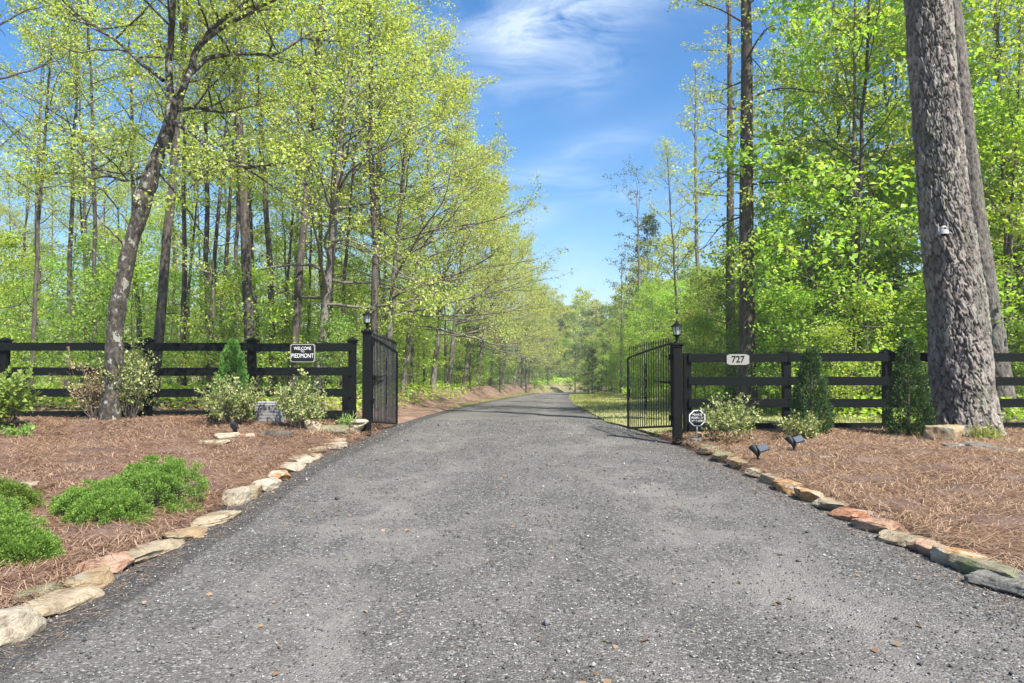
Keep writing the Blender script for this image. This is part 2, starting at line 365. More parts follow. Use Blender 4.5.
def geo(a, b, s0, k):
    out = [a]; s = s0
    while out[-1] < b: out.append(out[-1] + s); s *= k
    return out
ys = np.concatenate([-np.array(geo(0, 300, 1.0, 1.25))[::-1][:-1], np.arange(0, 40, .35), np.array(geo(40, 700, .6, 1.06))])
xs_p = np.concatenate([np.arange(0, 16, .22), np.array(geo(16, 600, .4, 1.12))]); xs_all = np.concatenate([-xs_p[::-1][:-1], xs_p])
def gfx(U_, Y_): return U_
# the ground dips 5 cm under the drive
gnd = sheet('ground', gfx, xs_all, ys, 0, M['floor'], label='leaf strewn woodland ground on both sides of the drive')
co = np.empty(len(gnd.data.vertices) * 3, np.float32); gnd.data.vertices.foreach_get('co', co); co = co.reshape(-1, 3)
inn = np.abs(co[:, 0] - rcx(co[:, 1])) < rhw(co[:, 1]) + .22; inn &= co[:, 1] < 140; co[inn, 2] = np.minimum(co[inn, 2], rz_(co[inn, 1])) - .06
gnd.data.vertices.foreach_set('co', co.ravel()); gnd.data.update()
yr = np.concatenate([np.arange(-25, 0, .5), np.arange(0, 20, .1), np.array(geo(20, 140, .15, 1.010))])
def rfx(U_, Y_): return rcx(Y_) + U_ * (rhw(Y_) + .10)
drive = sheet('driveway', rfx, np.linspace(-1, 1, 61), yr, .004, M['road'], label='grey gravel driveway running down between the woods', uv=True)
co = np.empty(len(drive.data.vertices) * 3, np.float32); drive.data.vertices.foreach_get('co', co); co = co.reshape(-1, 3)
uu = (co[:, 0] - rcx(co[:, 1])) / rhw(co[:, 1])
rs = np.random.RandomState(3)
co[:, 2] = rz_(co[:, 1]) + .03 * (1 - uu ** 2) - .012 * np.exp(-((np.abs(uu) - .45) / .14) ** 2) + .006 * np.sin(co[:, 0] * 4 + co[:, 1] * 2.3) * np.sin(co[:, 1] * 3.1 - co[:, 0]) + .004 * rs.rand(len(co))
drive.data.vertices.foreach_set('co', co.ravel()); drive.data.update()
def drive_z(x, y):
    u_ = (x - rcx(y)) / rhw(y); return rz_(y) + .03 * (1 - u_ ** 2) - .012 * np.exp(-((np.abs(u_) - .45) / .14) ** 2) + .006 * np.sin(x * 4 + y * 2.3) * np.sin(y * 3.1 - x) + .004
def lfx(U_, Y_): return rcx(Y_) - rhw(Y_) + .0 - U_
def rtx(U_, Y_): return rcx(Y_) + rhw(Y_) - .0 + U_
sheet('planting_bed', lfx, np.arange(.02, 12, .09), np.arange(.6, 14.4, .09), .02, M['bed'], amp=.065, seed=1, label='pine straw bed left of the drive')
sheet('planting_bed', rtx, np.arange(.02, 12, .09), np.arange(.6, 12.9, .09), .02, M['bed'], amp=.065, seed=2, label='pine straw bed right of the drive')
sheet('lawn', rtx, np.arange(.12, 6.2, .2), np.arange(12.95, 92, .4), .012, M['lawn'], amp=.015, seed=3, label='thin yellow green grass strip right of the drive beyond the gate')
sheet('grass_verge', lfx, np.arange(.12, 1.0, .12), np.arange(26, 98, .4), .012, M['lawn'], amp=.01, seed=4, label='narrow grass verge left of the drive beyond the gate')
sheet('earth_bank', lfx, np.arange(.1, 3.0, .1), np.arange(14.6, 106, .3), .02, M['bank'], amp=.05, seed=5, label='low red brown bank left of the drive beyond the gate')

# ------------------------------------------------------------------ scattered ground cover
def leaves_mesh(name, P, D, N, S, W, fold=.12):
    """P base points, D unit directions, N unit normals, S lengths, W half widths"""
    P, D, N = map(np.asarray, (P, D, N)); S = np.asarray(S)[:, None]; W = np.asarray(W)[:, None]
    side = norm(np.cross(D, N)); nn = np.cross(side, D)
    v0 = P; v1 = P + D * S * .45 + side * W + nn * S * fold; v2 = P + D * S; v3 = P + D * S * .45 - side * W + nn * S * fold
    Vv = np.stack([v0, v1, v2, v3], 1).reshape(-1, 3); Q = np.arange(len(Vv)).reshape(-1, 4)
    return mesh_np(name, Vv, Q)
def straw(name, n, xa, xb, ya, yb, fx, seed, label, power=1.0):
    r = np.random.RandomState(seed)
    y = ya + (yb - ya) * r.rand(n) ** power; u_ = xa + (xb - xa) * r.rand(n); x = fx(u_, y)
    z = g(x, y) + .055 + .035 * r.rand(n)
    a = .6 * np.sin(x * 2.1 + y) + 1.1 * np.sin(y * 1.7 - x * .9) + r.normal(0, .75, n) + np.pi * (r.rand(n) < .5); el = r.normal(.06, .2, n); L = r.uniform(.10, .26, n); wd = r.uniform(.0006, .0014, n) * (1 + y / 8)
    d = np.stack([np.cos(a) * np.cos(el), np.sin(a) * np.cos(el), np.sin(el)], -1); P = np.stack([x, y, z], -1)
    bend = r.normal(0, .25, n); d2 = np.stack([np.cos(a + bend) * np.cos(el), np.sin(a + bend) * np.cos(el), -np.abs(np.sin(el)) * .8 - .03], -1)
    s_ = np.stack([-np.sin(a), np.cos(a), np.zeros(n)], -1) * wd[:, None]; up = np.array([0, 0, 1.]) * wd[:, None] * .8
    m1 = P + d * L[:, None] * .5; m2 = m1 + d2 * L[:, None] * .5
    Vv = np.stack([P - s_, P + s_, m1 + s_ + up, m1 - s_ + up, m2 + s_ * .6, m2 - s_ * .6], 1).reshape(-1, 3)
    b = np.arange(n)[:, None] * 6; Q = np.concatenate([b + np.array([0, 1, 2, 3]), b + np.array([3, 2, 4, 5])], 0)
    o = link(name, mesh_np(name, Vv, Q), M['straw']); tag(o, label, 'pine straw', kind='stuff')
straw('pine_straw', 250000, .08, 10, 2.2, 14.2, lfx, 11, 'brown pine straw strewn over the left bed', 1.1)
straw('pine_straw', 210000, .08, 9, 2.2, 12.7, rtx, 12, 'brown pine straw strewn over the right bed', 1.1)
def on_drive():
    r = np.random.RandomState(77); n = 5200; y = 2.5 + 11 * r.rand(n) ** 1.2; sd = np.where(r.rand(n) < .5, -1, 1); u_ = sd * (1.0 - np.abs(r.normal(0, .07, n))); u_ = np.where(r.rand(n) < .12, r.uniform(-1, 1, n), u_); x = rcx(y) + u_ * rhw(y)
    P = np.stack([x, y, drive_z(x, y) + .004 + .006 * r.rand(n)], -1); a = r.rand(n) * 6.28; D = np.stack([np.cos(a), np.sin(a), r.normal(0, .05, n)], -1); N = norm(np.stack([r.normal(0, .2, n), r.normal(0, .2, n), np.ones(n)], -1)); S = r.uniform(.05, .16, n)
    tag(link('pine_straw', leaves_mesh('pine_straw', P, norm(D), N, S, S * 0 + .0011, .02), M['straw']), 'loose pine straw blown onto the edges of the gravel drive', 'pine straw', kind='stuff')
    n = 900; y = 2.6 + 11.5 * r.rand(n) ** 1.1; x = np.where(r.rand(n) < .5, rcx(y) - rhw(y) - r.uniform(0, 6, n), rcx(y) + rhw(y) + r.uniform(0, 5, n)); x = np.where(r.rand(n) < .25, rcx(y) + r.uniform(-1, 1, n) * rhw(y), x); ond = np.abs(x - rcx(y)) < rhw(y)
    P = np.stack([x, y, np.where(ond, drive_z(x, y) + .008, g(x, y) + .10)], -1); D = norm(np.stack([r.normal(0, 1, n), r.normal(0, 1, n), r.normal(0, .15, n)], -1)); N = norm(np.stack([r.normal(0, .4, n), r.normal(0, .4, n), np.ones(n)], -1)); S = r.uniform(.02, .055, n)
    tag(link('fallen_leaves', leaves_mesh('fallen_leaves', P, D, N, S, S * .3, .15), M['leaf_dry']), 'small dry leaves scattered over the beds and the gravel', 'fallen leaves', kind='stuff')
on_drive()
def gravel():
    r = np.random.RandomState(21); n = 80000
    y = 2.3 + 15 * r.rand(n) ** 1.6; u_ = r.uniform(-1.02, 1.02, n)
    keep = r.rand(n) < (.45 + .55 * sst(.72, .92, np.abs(u_)) + .25 * np.exp(-(u_ / .2) ** 2)); y, u_ = y[keep], u_[keep]; n = len(y)
    x = rcx(y) + u_ * rhw(y); s = np.exp(r.normal(np.log(.0042), .42, n)) * (1 + .03 * y); s = np.where(r.rand(n) < .003, s * 2.6, s); s = np.minimum(s, .03)
    P = np.stack([x, y, drive_z(x, y) + s * .25], -1)
    base = np.array([[1, 0, 0], [0, 1, 0], [-1, 0, 0], [0, -1, 0], [0, 0, .75], [0, 0, -.5]], float)
    a = r.rand(n) * 6.28; ca, sa_ = np.cos(a), np.sin(a)
    B = base[None] * r.uniform(.6, 1.25, (n, 6, 1)) + r.normal(0, .15, (n, 6, 3))
    Bx = B[..., 0] * ca[:, None] - B[..., 1] * sa_[:, None]; By = B[..., 0] * sa_[:, None] + B[..., 1] * ca[:, None]
    Vv = (P[:, None] + np.stack([Bx, By, B[..., 2]], -1) * s[:, None, None]).reshape(-1, 3)
    F = np.array([[0, 1, 4], [1, 2, 4], [2, 3, 4], [3, 0, 4], [1, 0, 5], [2, 1, 5], [3, 2, 5], [0, 3, 5]])
    Q = (np.arange(n)[:, None, None] * 6 + F[None]).reshape(-1, 3)
    m, nn, l, p = new_mat('loose_gravel'); ge = nn.new('ShaderNodeNewGeometry')
    l.new(ramp(nn, l, ge.outputs['Random Per Island'], [(0, (.035, .034, .033)), (.5, (.09, .088, .085)), (.75, (.15, .15, .15)), (.92, (.28, .275, .26)), (1, (.55, .53, .50))]), p.inputs['Base Color']); p.inputs['Roughness'].default_value = .85
    o = link('gravel', mesh_np('gravel', Vv, Q), m); tag(o, 'loose grey gravel lying over the driveway', 'gravel', kind='stuff')
gravel()
def blades(name, n, fx, ua, ub, ya, yb, h, mat, seed, label, cat, power=1.4, wk=1.0, dens=None):
    r = np.random.RandomState(seed); y = ya + (yb - ya) * r.rand(n) ** power; u_ = ua + (ub - ua) * r.rand(n); x = fx(u_, y)
    k = (np.sin(x * 1.7 + y * .9) + np.sin(y * 1.3 - x * .8)) * .25 + .5 + r.rand(n) * .6 > .45; x, y = x[k], y[k]; n = len(x)
    P = np.stack([x, y, g(x, y) + .005], -1); D = norm(np.stack([r.normal(0, .4, n), r.normal(0, .4, n), np.ones(n)], -1)); N = norm(np.stack([r.normal(0, 1, n), r.normal(0, 1, n), r.normal(0, .2, n)], -1))
    S = h * r.uniform(.5, 1.2, n) * (1 + y * .01); W = S * .06 * wk * (1 + y * .03)
    o = link(name, leaves_mesh(name, P, D, N, S, W, .05), mat); tag(o, label, cat, kind='stuff'); return o
blades('grass', 60000, rtx, .05, 6.2, 12.9, 90, .07, M['grass'], 31, 'short yellow green grass right of the drive beyond the gate', 'grass')
blades('grass', 14000, lfx, .02, 1.1, 26, 90, .06, M['grass'], 32, 'short grass along the left edge of the drive beyond the gate', 'grass')
def litter(name, n, xa, xb, ya, yb, mat, seed, label, cat, size, upk, lift=.02, pw=1.5):
    r = np.random.RandomState(seed); y = ya + (yb - ya) * r.rand(n) ** pw; x = r.uniform(xa, xb, n) * (.55 + y / 60); x = x + (np.sign(xa + xb)) * 2.6
    ok = (x < rcx(y) - rhw(y) - 1.2) | (x > rcx(y) + rhw(y) + (6 if upk < 1 else 5)); ok &= np.where(x < 0, y > 14.3, y > 14); x, y = x[ok], y[ok]; n = len(x)
    P = np.stack([x, y, g(x, y) + lift * r.rand(n)], -1); D = norm(np.stack([r.normal(0, 1, n), r.normal(0, 1, n), np.abs(r.normal(0, .3, n)) * upk], -1)); N = norm(np.stack([r.normal(0, .5, n), r.normal(0, .5, n), np.ones(n)], -1))
    S = size * r.uniform(.6, 1.3, n) * (1 + y * .012)
    o = link(name, leaves_mesh(name, P, D, N, S, S * .34), mat); tag(o, label, cat, kind='stuff')
litter('leaf_litter', 26000, -18, 0, 14.2, 60, M['leaf_dry'], 41, 'dry fallen leaves on the floor of the left woods', 'leaf litter', .09, .4)
litter('leaf_litter', 14000, 0, 18, 14, 60, M['leaf_dry'], 42, 'dry fallen leaves on the floor of the right woods', 'leaf litter', .09, .4)
litter('undergrowth', 26000, -20, 0, 16, 75, M['leaf_bright'], 43, 'low green seedlings on the floor of the left woods', 'undergrowth', .11, 2.5, .35)
litter('undergrowth', 30000, 0, 20, 14, 75, M['leaf_bright'], 44, 'low green seedlings on the floor of the right woods', 'undergrowth', .11, 2.5, .5)

litter('undergrowth', 30000, -16, 0, 50, 130, M['leaf_bright'], 45, 'green seedlings and brush far down the left side of the drive', 'undergrowth', .16, 2.5, .5, .9)
litter('undergrowth', 22000, 0, 16, 60, 130, M['leaf_bright'], 46, 'green seedlings and brush far down the right side of the drive', 'undergrowth', .16, 2.5, .5, .9)
# ------------------------------------------------------------------ trees
class Wood:
    def __init__(s): s.V = []; s.Q = []; s.n = 0; s.P = []; s.D = []; s.N = []; s.S = []
    def tube(s, pts, rad, k):
        pts = np.asarray(pts, float); m = len(pts); t = norm(np.gradient(pts, axis=0)); ref = np.array([0, 0, 1.]) if abs(t[0][2]) < .9 else np.array([1., 0, 0])
        a = norm(np.cross(t, ref)); b = np.cross(t, a); an = np.arange(k) * 2 * np.pi / k
        ring = pts[:, None] + (a[:, None] * np.cos(an)[None, :, None] + b[:, None] * np.sin(an)[None, :, None]) * np.asarray(rad)[:, None, None]
        s.V.append(ring.reshape(-1, 3)); i = s.n + np.arange(m - 1)[:, None] * k + np.arange(k)[None]; j = s.n + np.arange(m - 1)[:, None] * k + (np.arange(k) + 1)[None] % k
        s.Q.append(np.stack([i, j, j + k, i + k], -1).reshape(-1, 4)); s.n += m * k
    def wood(s, name, mat, parent): return link(name, mesh_np(name, np.concatenate(s.V), np.concatenate(s.Q)), mat, parent, smooth=True)
    def leaves(s, name, mat, parent, wk=.34, fold=.12):
        S = np.concatenate(s.S); return link(name, leaves_mesh(name, np.concatenate(s.P), np.concatenate(s.D), np.concatenate(s.N), S, S * wk, fold), mat, parent)
def path(r, p, d, L, n, wob, grav=0.0):
    pts = [np.array(p, float)]; d = norm(d)
    for i in range(n):
        d = norm(d + r.normal(0, wob, 3) + np.array([0, 0, grav])); pts.append(pts[-1] + d * L / n)
    return np.array(pts)
def at(pts, t):
    f = t * (len(pts) - 1); i = min(int(f), len(pts) - 2); return pts[i] + (pts[i + 1] - pts[i]) * (f - i), norm(pts[i + 1] - pts[i])
def spray(W, r, pts, n, leaf, droop, spread=.10):
    """leaves set along a twig"""
    t = r.rand(n); f = t * (len(pts) - 1); i = np.minimum(f.astype(int), len(pts) - 2); p = pts[i] + (pts[i + 1] - pts[i]) * (f - i)[:, None]
    p = p + r.normal(0, spread, (n, 3)) * np.array([1, 1, .6]); d = norm(pts[-1] - pts[0]) * .6 + r.normal(0, .6, (n, 3)) + np.array([0, 0, -droop])
    W.P.append(p); W.D.append(norm(d)); W.N.append(norm(r.normal(0, .55, (n, 3)) + np.array([0, 0, 1.]))); W.S.append(leaf * r.uniform(.6, 1.3, n))
def limb(W, r, p, d, L, rad, leaf, sub_n, twig_n, leaf_n, droop, grav=.03, wob=.12, spread=.1, k=5, bare=.25, twl=.45):
    pts = path(r, p, d, L, 8, wob, grav); tt = np.linspace(0, 1, 9); W.tube(pts, rad * (1 - .85 * tt), k)
    for j in range(sub_n):
        s = bare + (1 - bare) * (j + r.rand()) / sub_n; q, t = at(pts, min(s, .99))
        sd = norm(np.cross(t, [0, 0, 1.]) + 1e-3) * (1 if (j % 2) else -1); dd = norm(t * r.uniform(.5, 1.1) + sd * r.uniform(.5, 1.1) + np.array([0, 0, r.uniform(-.15, .35)]))
        sl_ = L * (.5 - .28 * s) * r.uniform(.7, 1.3) + .25; sp_ = path(r, q, dd, sl_, 4, .14, .02); W.tube(sp_, max(.004, rad * .42 * (1 - s * .6)) * (1 - .75 * np.linspace(0, 1, 5)), 3)
        for m in range(twig_n):
            u_ = .2 + .8 * (m + r.rand()) / twig_n; q2, t2 = at(sp_, min(u_, .99)); d3 = norm(t2 * .6 + r.normal(0, .6, 3) * np.array([1, 1, .5]) + np.array([0, 0, .05 - droop * .4]))
            tp = path(r, q2, d3, twl * r.uniform(.6, 1.3), 2, .15, -.02 - droop * .1)
            if m % 2 == 0: W.tube(tp, np.array([.006, .004, .002]) * max(1., rad * 10), 3)
            spray(W, r, tp, leaf_n, leaf, droop, spread)
def make_tree(name, seed, H, rad, label, cat, mat_b, mat_l, lean=(0, 0), start=.35, nl=24, ll=3.5, el=(10, 45), sub=6, tw=5, lf=12, leaf=.10, droop=.3, prof='round', wob=.02, k=10, spread=.1, sweep=None, grav=.03, dead=0, twl=.45):
    r = np.random.RandomState(seed); W = Wood(); n = 16
    z = np.linspace(-.3, H, n); t = np.clip(z / H, 0, 1); wx = np.cumsum(r.normal(0, wob, n)) * H / 14; wy = np.cumsum(r.normal(0, wob, n)) * H / 14; wx -= wx[1]; wy -= wy[1]
    pts = np.stack([lean[0] * t * H + wx, lean[1] * t * H + wy, z], -1); rr = rad * (1 - .82 * t ** 1.1) + rad * .45 * np.exp(-np.clip(z, 0, 9) / (rad * 2.2))
    W.tube(pts, rr, k)
    for i in range(nl):
        f = (i + r.rand()) / nl; tt = start + (1 - start) * f; q, td = at(pts, tt * .97 + .02)
        az = i * 2.4 + r.normal(0, .4)
        if sweep is not None and r.rand() < .55: az = sweep + r.normal(0, .7)
        e = R(el[0] + (el[1] - el[0]) * f + r.normal(0, 8))
        pr = {'round': math.sin(math.pi * min(1, .25 + .72 * f)) ** .7, 'cone': 1.05 - .8 * f, 'top': .4 + .6 * f}[prof]
        d = np.array([math.cos(az) * math.cos(e), math.sin(az) * math.cos(e), math.sin(e)]); L = ll * pr * r.uniform(.7, 1.2)
        lr = min(.5 * rad * (1 - .8 * tt), .010 * L + .012)
        limb(W, r, q, d, L, lr, leaf, sub, tw, lf, droop, grav, spread=spread, twl=twl)
    for i in range(dead):
        q, td = at(pts, r.uniform(.08, start + .1)); az = r.rand() * 6.28; pp = path(r, q, [math.cos(az), math.sin(az), r.uniform(-.1, .5)], r.uniform(.5, 1.6), 4, .2); W.tube(pp, np.linspace(.018, .004, 5), 3)
    root = empty(name, label=label, cat=cat); W.wood('trunk', mat_b, root); W.leaves('crown', mat_l, root); return root
F = 683.0
def X(px, y): return (px - 512) / F * y
def Hh(py, y): return 1.5 + (357 - py) / F * y

# --- the leaning maple in front of the left fence
def maple():
    r = np.random.RandomState(5); W = Wood(); y0 = 12.3; gx = gz(X(112, y0), y0)
    def P3(px, py, dy=0): y = y0 + dy; return np.array([X(px, y), dy, Hh(py, y)])
    ctrl = np.array([P3(111, 436), P3(111, 420), P3(113, 385), P3(114, 345), P3(118, 300), P3(125, 262), P3(136, 222), P3(146, 188), P3(155, 155), P3(166, 125), P3(172, 98)])
    tt = np.linspace(0, len(ctrl) - 1, 48); fi = np.minimum(tt.astype(int), len(ctrl) - 2); pts = ctrl[fi] + (ctrl[fi + 1] - ctrl[fi]) * (tt - fi)[:, None]
    pts[:, 0] += np.sin(tt * 3.1) * .015
    rr = np.interp(tt, [0, 1, 2, 4, 5.5, 8, 9, 10], [.24, .18, .148, .138, .125, .118, .108, .10]) * (1 + .06 * np.sin(tt * 5.3) + .05 * r.rand(48))
    W.tube(pts, rr, 20)
    for (px, py, s) in [(141, 198, .165), (147, 183, .155)]:   # burls
        c = P3(px, py); q = np.array([c + [0, 0, -.2], c + [-.02, -.02, -.1], c, c + [.02, -.01, .1], c + [0, 0, .2]]); W.tube(q, np.array([.1, s * .95, s, s * .9, .1]), 12)
    def fork(pl, r0, r1, n=22):
        pl = np.array(pl); t_ = np.linspace(0, len(pl) - 1, n); i_ = np.minimum(t_.astype(int), len(pl) - 2); q = pl[i_] + (pl[i_ + 1] - pl[i_]) * (t_ - i_)[:, None]
        q[1:] += np.cumsum(r.normal(0, .012, (n - 1, 3)), 0); W.tube(q, np.linspace(r0, r1, n), 9); return q
    forks = [(fork([P3(171, 105), P3(163, 80), P3(163, 40, -.2), P3(164, 0, -.5), P3(158, -60, -.9), P3(150, -160, -1.4)], .072, .035), .35, 11, 2.9),
             (fork([P3(172, 108), P3(184, 78, .1), P3(197, 45, .2), P3(215, 22, .3), P3(240, 5, .3), P3(262, -40, .2), P3(270, -110, .1)], .068, .03), .3, 11, 2.8),
             (fork([P3(182, 75, .1), P3(205, 55, .3), P3(235, 50, .5), P3(275, 52, .8), P3(312, 25, 1.1)], .05, .015, 14), .3, 9, 2.0),
             (fork([P3(170, 118), P3(188, 130, -.3), P3(212, 150, -.7), P3(246, 166, -1.1), P3(285, 160, -1.4)], .045, .010, 14), .35, 8, 1.6),
             (fork([P3(160, 78), P3(130, 52, .2), P3(98, 28, .5), P3(60, 5, .8)], .04, .012, 14), .25, 8, 1.9),
             (fork([P3(150, 170), P3(125, 178, .4), P3(95, 165, .8), P3(60, 170, 1.3)], .03, .008, 12), .3, 7, 1.5),
             (fork([P3(168, 110), P3(190, 105, 1.), P3(225, 112, 1.8), P3(260, 100, 2.4)], .045, .012, 12), .3, 8, 1.8),
             (fork([P3(205, 35, .2), P3(250, 5, -.6), P3(300, -20, -1.2), P3(350, -10, -1.6)], .04, .012, 12), .2, 9, 1.9)]
    for q, s0, n_, L_ in forks:
        for i in range(n_):
            s = s0 + (1 - s0) * (i + r.rand()) / n_; p, t = at(q, min(s, .99)); az = r.rand() * 6.28; d = norm(t * .7 + np.array([math.cos(az), math.sin(az), r.uniform(-.1, .3)]))
            limb(W, r, p, d, L_ * (1.1 - .5 * s) * r.uniform(.6, 1.1), .022, .066, 6, 4, 14, .35, .0, .13, .10, 5, twl=.42)
    for pl in [[P3(136, 235), P3(120, 215, .3), P3(98, 190, .6), P3(72, 178, .9)], [P3(128, 250), P3(110, 235, -.3), P3(90, 205, -.5)], [P3(150, 165), P3(178, 195, .4), P3(205, 240, .8), P3(212, 300, 1.0)]]:
        fork(pl, .022, .006, 12)
    q, t = at(pts, .6)
    for i in range(4):
        p, t = at(pts, r.uniform(.45, .95)); az = r.rand() * 6.28; limb(W, r, p, [math.cos(az), math.sin(az), .4], r.uniform(.5, 1.3), .014, .075, 3, 3, 9, .3, twl=.35)
    root = empty('maple_tree', (0, y0, 0), label='tall leaning maple with lichen spotted forked trunk in front of the left fence', cat='tree')
    W.wood('trunk', M['bark_lichen'], root); W.leaves('crown', M['leaf_spring'], root, .36)
maple()

# --- the big plated pine, right
def pine_trunk(name, ctrl, y0, seed, nu, label, cells_u=18, cell_h=.2, amp=.032, top=None, nz=760, nth=300):
    """ctrl: list of (height, x, radius)"""
    r = np.random.RandomState(seed); ctrl = np.array(ctrl)
    zz = np.concatenate([np.linspace(ctrl[0, 0], 9.5, nz), np.linspace(9.5, ctrl[-1, 0], 60)[1:]]); th = np.arange(nth) * 2 * np.pi / nth
    cx = np.interp(zz, ctrl[:, 0], ctrl[:, 1]); rad = np.interp(zz, ctrl[:, 0], ctrl[:, 2])
    Z, T = np.meshgrid(zz, th, indexing='ij')
    uu_ = T / (2 * np.pi) * cells_u; vv = Z / cell_h
    uu0, vv0 = uu_, vv
    uu_ = uu0 + .16 * np.sin(vv0 * 1.1 + 2 * np.sin(T * 2)) + .10 * np.sin(vv0 * 5.3 + T * 11) + .06 * np.sin(vv0 * 13.1 + T * 23); vv = vv0 + .25 * np.sin(T * 5 + vv0 * .2) + .14 * np.sin(T * 31 + vv0 * 2.1) + .08 * np.sin(T * 67 + vv0 * 5)
    iu, iv = np.floor(uu_).astype(int), np.floor(vv).astype(int); best = np.full(Z.shape, 9.); sec = np.full(Z.shape, 9.); idb = np.zeros(Z.shape)
    tab = r.rand(97, 101, 3)
    for a in (-1, 0, 1):
        for b in (-1, 0, 1):
            cu, cv = iu + a, iv + b; j = tab[np.mod(cu, cells_u) % 97, np.mod(cv, 101)]
            d = np.hypot((cu + .1 + .8 * j[..., 0] - uu_), (cv + .05 + .9 * j[..., 1] - vv) * .62)
            nb = d < best; sec = np.where(nb, best, np.minimum(sec, d)); idb = np.where(nb, j[..., 2], idb); best = np.where(nb, d, best)
    edge = sec - best; crack = 1 - np.clip((edge - .02) / .13, 0, 1); fade = np.clip((12 - Z) / 3, 0, 1)
    disp = (amp * (np.clip(edge / .16, 0, 1) ** .7 - .6) + (idb - .5) * amp * .7 - .0 + r.normal(0, .0016, Z.shape) + amp * .22 * np.sin(best * 14 + idb * 9) * (edge > .15)) * fade
    low = .02 * np.sin(T * 3 + Z * .8) + .015 * np.sin(T * 5 - Z * 1.7)
    flare = .20 * np.exp(-np.clip(Z - .05, 0, 9) / .22) * (1 + .5 * np.sin(T * 5 + 1))
    RR = rad[:, None] * (1 + low) + disp + flare * rad[:, None]
    Vv = np.stack([cx[:, None] + RR * np.cos(T), RR * np.sin(T), Z], -1).reshape(-1, 3); m = len(zz)
    i = np.arange(m - 1)[:, None] * nth + np.arange(nth)[None]; j = np.arange(m - 1)[:, None] * nth + (np.arange(nth) + 1)[None] % nth
    me = mesh_np('trunk', Vv, np.stack([i, j, j + nth, i + nth], -1).reshape(-1, 4))
    at_ = me.attributes.new('crack', 'FLOAT', 'POINT'); at_.data.foreach_set('value', (crack * .9).astype(np.float32).ravel())
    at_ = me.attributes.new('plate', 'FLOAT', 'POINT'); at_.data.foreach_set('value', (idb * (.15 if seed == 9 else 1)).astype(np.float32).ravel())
    root = empty(name, (0, y0, 0), label=label, cat='tree'); link('trunk', me, M['bark_pine'], root, True)
    W = Wood(); top_c = ctrl[-1]
    for k in range(18):
        f = k / 18; z = 14.5 + f * (top_c[0] - 14.5); p = [np.interp(z, ctrl[:, 0], ctrl[:, 1]), 0, z]; az = k * 2.4; e = .15 + .5 * f
        limb(W, r, p, [math.cos(az), math.sin(az), e], (3.4 - 2.2 * f), .05 - .03 * f, .16, 6, 4, 12, .1, .02, spread=.12)
    W.wood('limb', M['bark_brown'], root); W.leaves('crown', M['leaf_pine'], root, .06, .02)
    return root
yp = 11.8
pine_trunk('pine_tree', [(-.3, X(967, yp), .60), (.25, X(964, yp), .52), (.9, X(962, yp), .47), (2.5, X(957, yp), .425), (4.2, X(945, yp), .365), (7.7, X(933, yp), .325), (12, X(918, yp), .31), (23, X(900, yp), .12)], yp, 3, 15,
           'huge pine with thick plated grey bark in front of the right fence', 20, .235, .042)
yq = 15.0
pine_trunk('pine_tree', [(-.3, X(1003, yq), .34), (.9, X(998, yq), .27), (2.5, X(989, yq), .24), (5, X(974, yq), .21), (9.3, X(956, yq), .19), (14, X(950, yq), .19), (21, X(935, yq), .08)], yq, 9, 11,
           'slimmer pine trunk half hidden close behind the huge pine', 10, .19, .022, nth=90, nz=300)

# --- prototypes of the woods (kept as the first placed tree of their kind)
protos = {}
def proto(key, *a, **k): protos[key] = [make_tree(*a, **k), False]
def place(key, x, y, rz=0, s=1.0, label=None, group=None, sz=None, dz=0):
    src, used = protos[key]; loc = (x, y, gz(x, y) + dz)
    if not used:
        protos[key][1] = True; src.location = loc; src.rotation_euler = (0, 0, rz); src.scale = (s, s, sz or s); o = src
        if label: o['label'] = label
    else: o = copy_tree(src, loc, rz, s, label, sz=sz)
    if group: o['group'] = group
    elif 'group' in o: del o['group']
    return o
HW = dict(cat='tree')
for i, (H, rd, seed) in enumerate([(17, .135, 101), (15, .095, 102), (18, .16, 103), (13, .07, 104)]):
    proto('slim%d' % i, 'hardwood_tree', seed, H, rd, 'x', 'tree', M['bark_brown'], M['leaf_spring'], lean=((-.06, .02), (.07, 0), (.02, .03), (-.02, -.05))[i], start=.45, nl=19, ll=2.7, el=(25, 65), sub=5, tw=4, lf=11, leaf=.088, droop=.3, wob=.03, dead=5)
for i, seed in enumerate([201, 202, 203]):
    proto('over%d' % i, 'roadside_tree', seed, 12.5 + i, .15, 'x', 'tree', M['bark_grey'], M['leaf_spring'], lean=(.10, 0), start=.22, nl=34, ll=5.8, el=(8, 55), sub=8, tw=5, lf=15, leaf=.085, droop=.25, prof='cone', sweep=0.0, grav=.02, wob=.02, dead=3)
for i, seed in enumerate([301, 302, 303, 304]):
    proto('under%d' % i, 'understory_tree', seed, 6.5 + i, .06, 'x', 'tree', M['bark_twig'], M['leaf_bright' if i != 1 else 'leaf_green'], lean=(.04, .02), start=.12, nl=28, ll=2.5, el=(5, 45), sub=6, tw=4, lf=(12, 12, 12, 9)[i], leaf=.11, droop=.3, wob=.03, k=7)
for i, seed in enumerate([401, 402]):
    proto('shrub%d' % i, 'woodland_shrub', seed, 2.6 + .5 * i, .025, 'x', 'shrub', M['bark_twig'], M['leaf_bright' if i else 'leaf_green'], start=.03, nl=20, ll=1.25, el=(15, 60), sub=4, tw=3, lf=11, leaf=.085, droop=.3, wob=.05, k=5, twl=.3)
for i, seed in enumerate([501, 502]):
    proto('far%d' % i, 'distant_tree', seed, 14 + i * 2, .16, 'x', 'tree', M['bark_grey'], M['leaf_spring' if i else 'leaf_green'], start=.16, nl=26, ll=3.9, el=(5, 50), sub=5, tw=3, lf=12, leaf=.24, droop=.3, wob=.02, k=6, spread=.22)
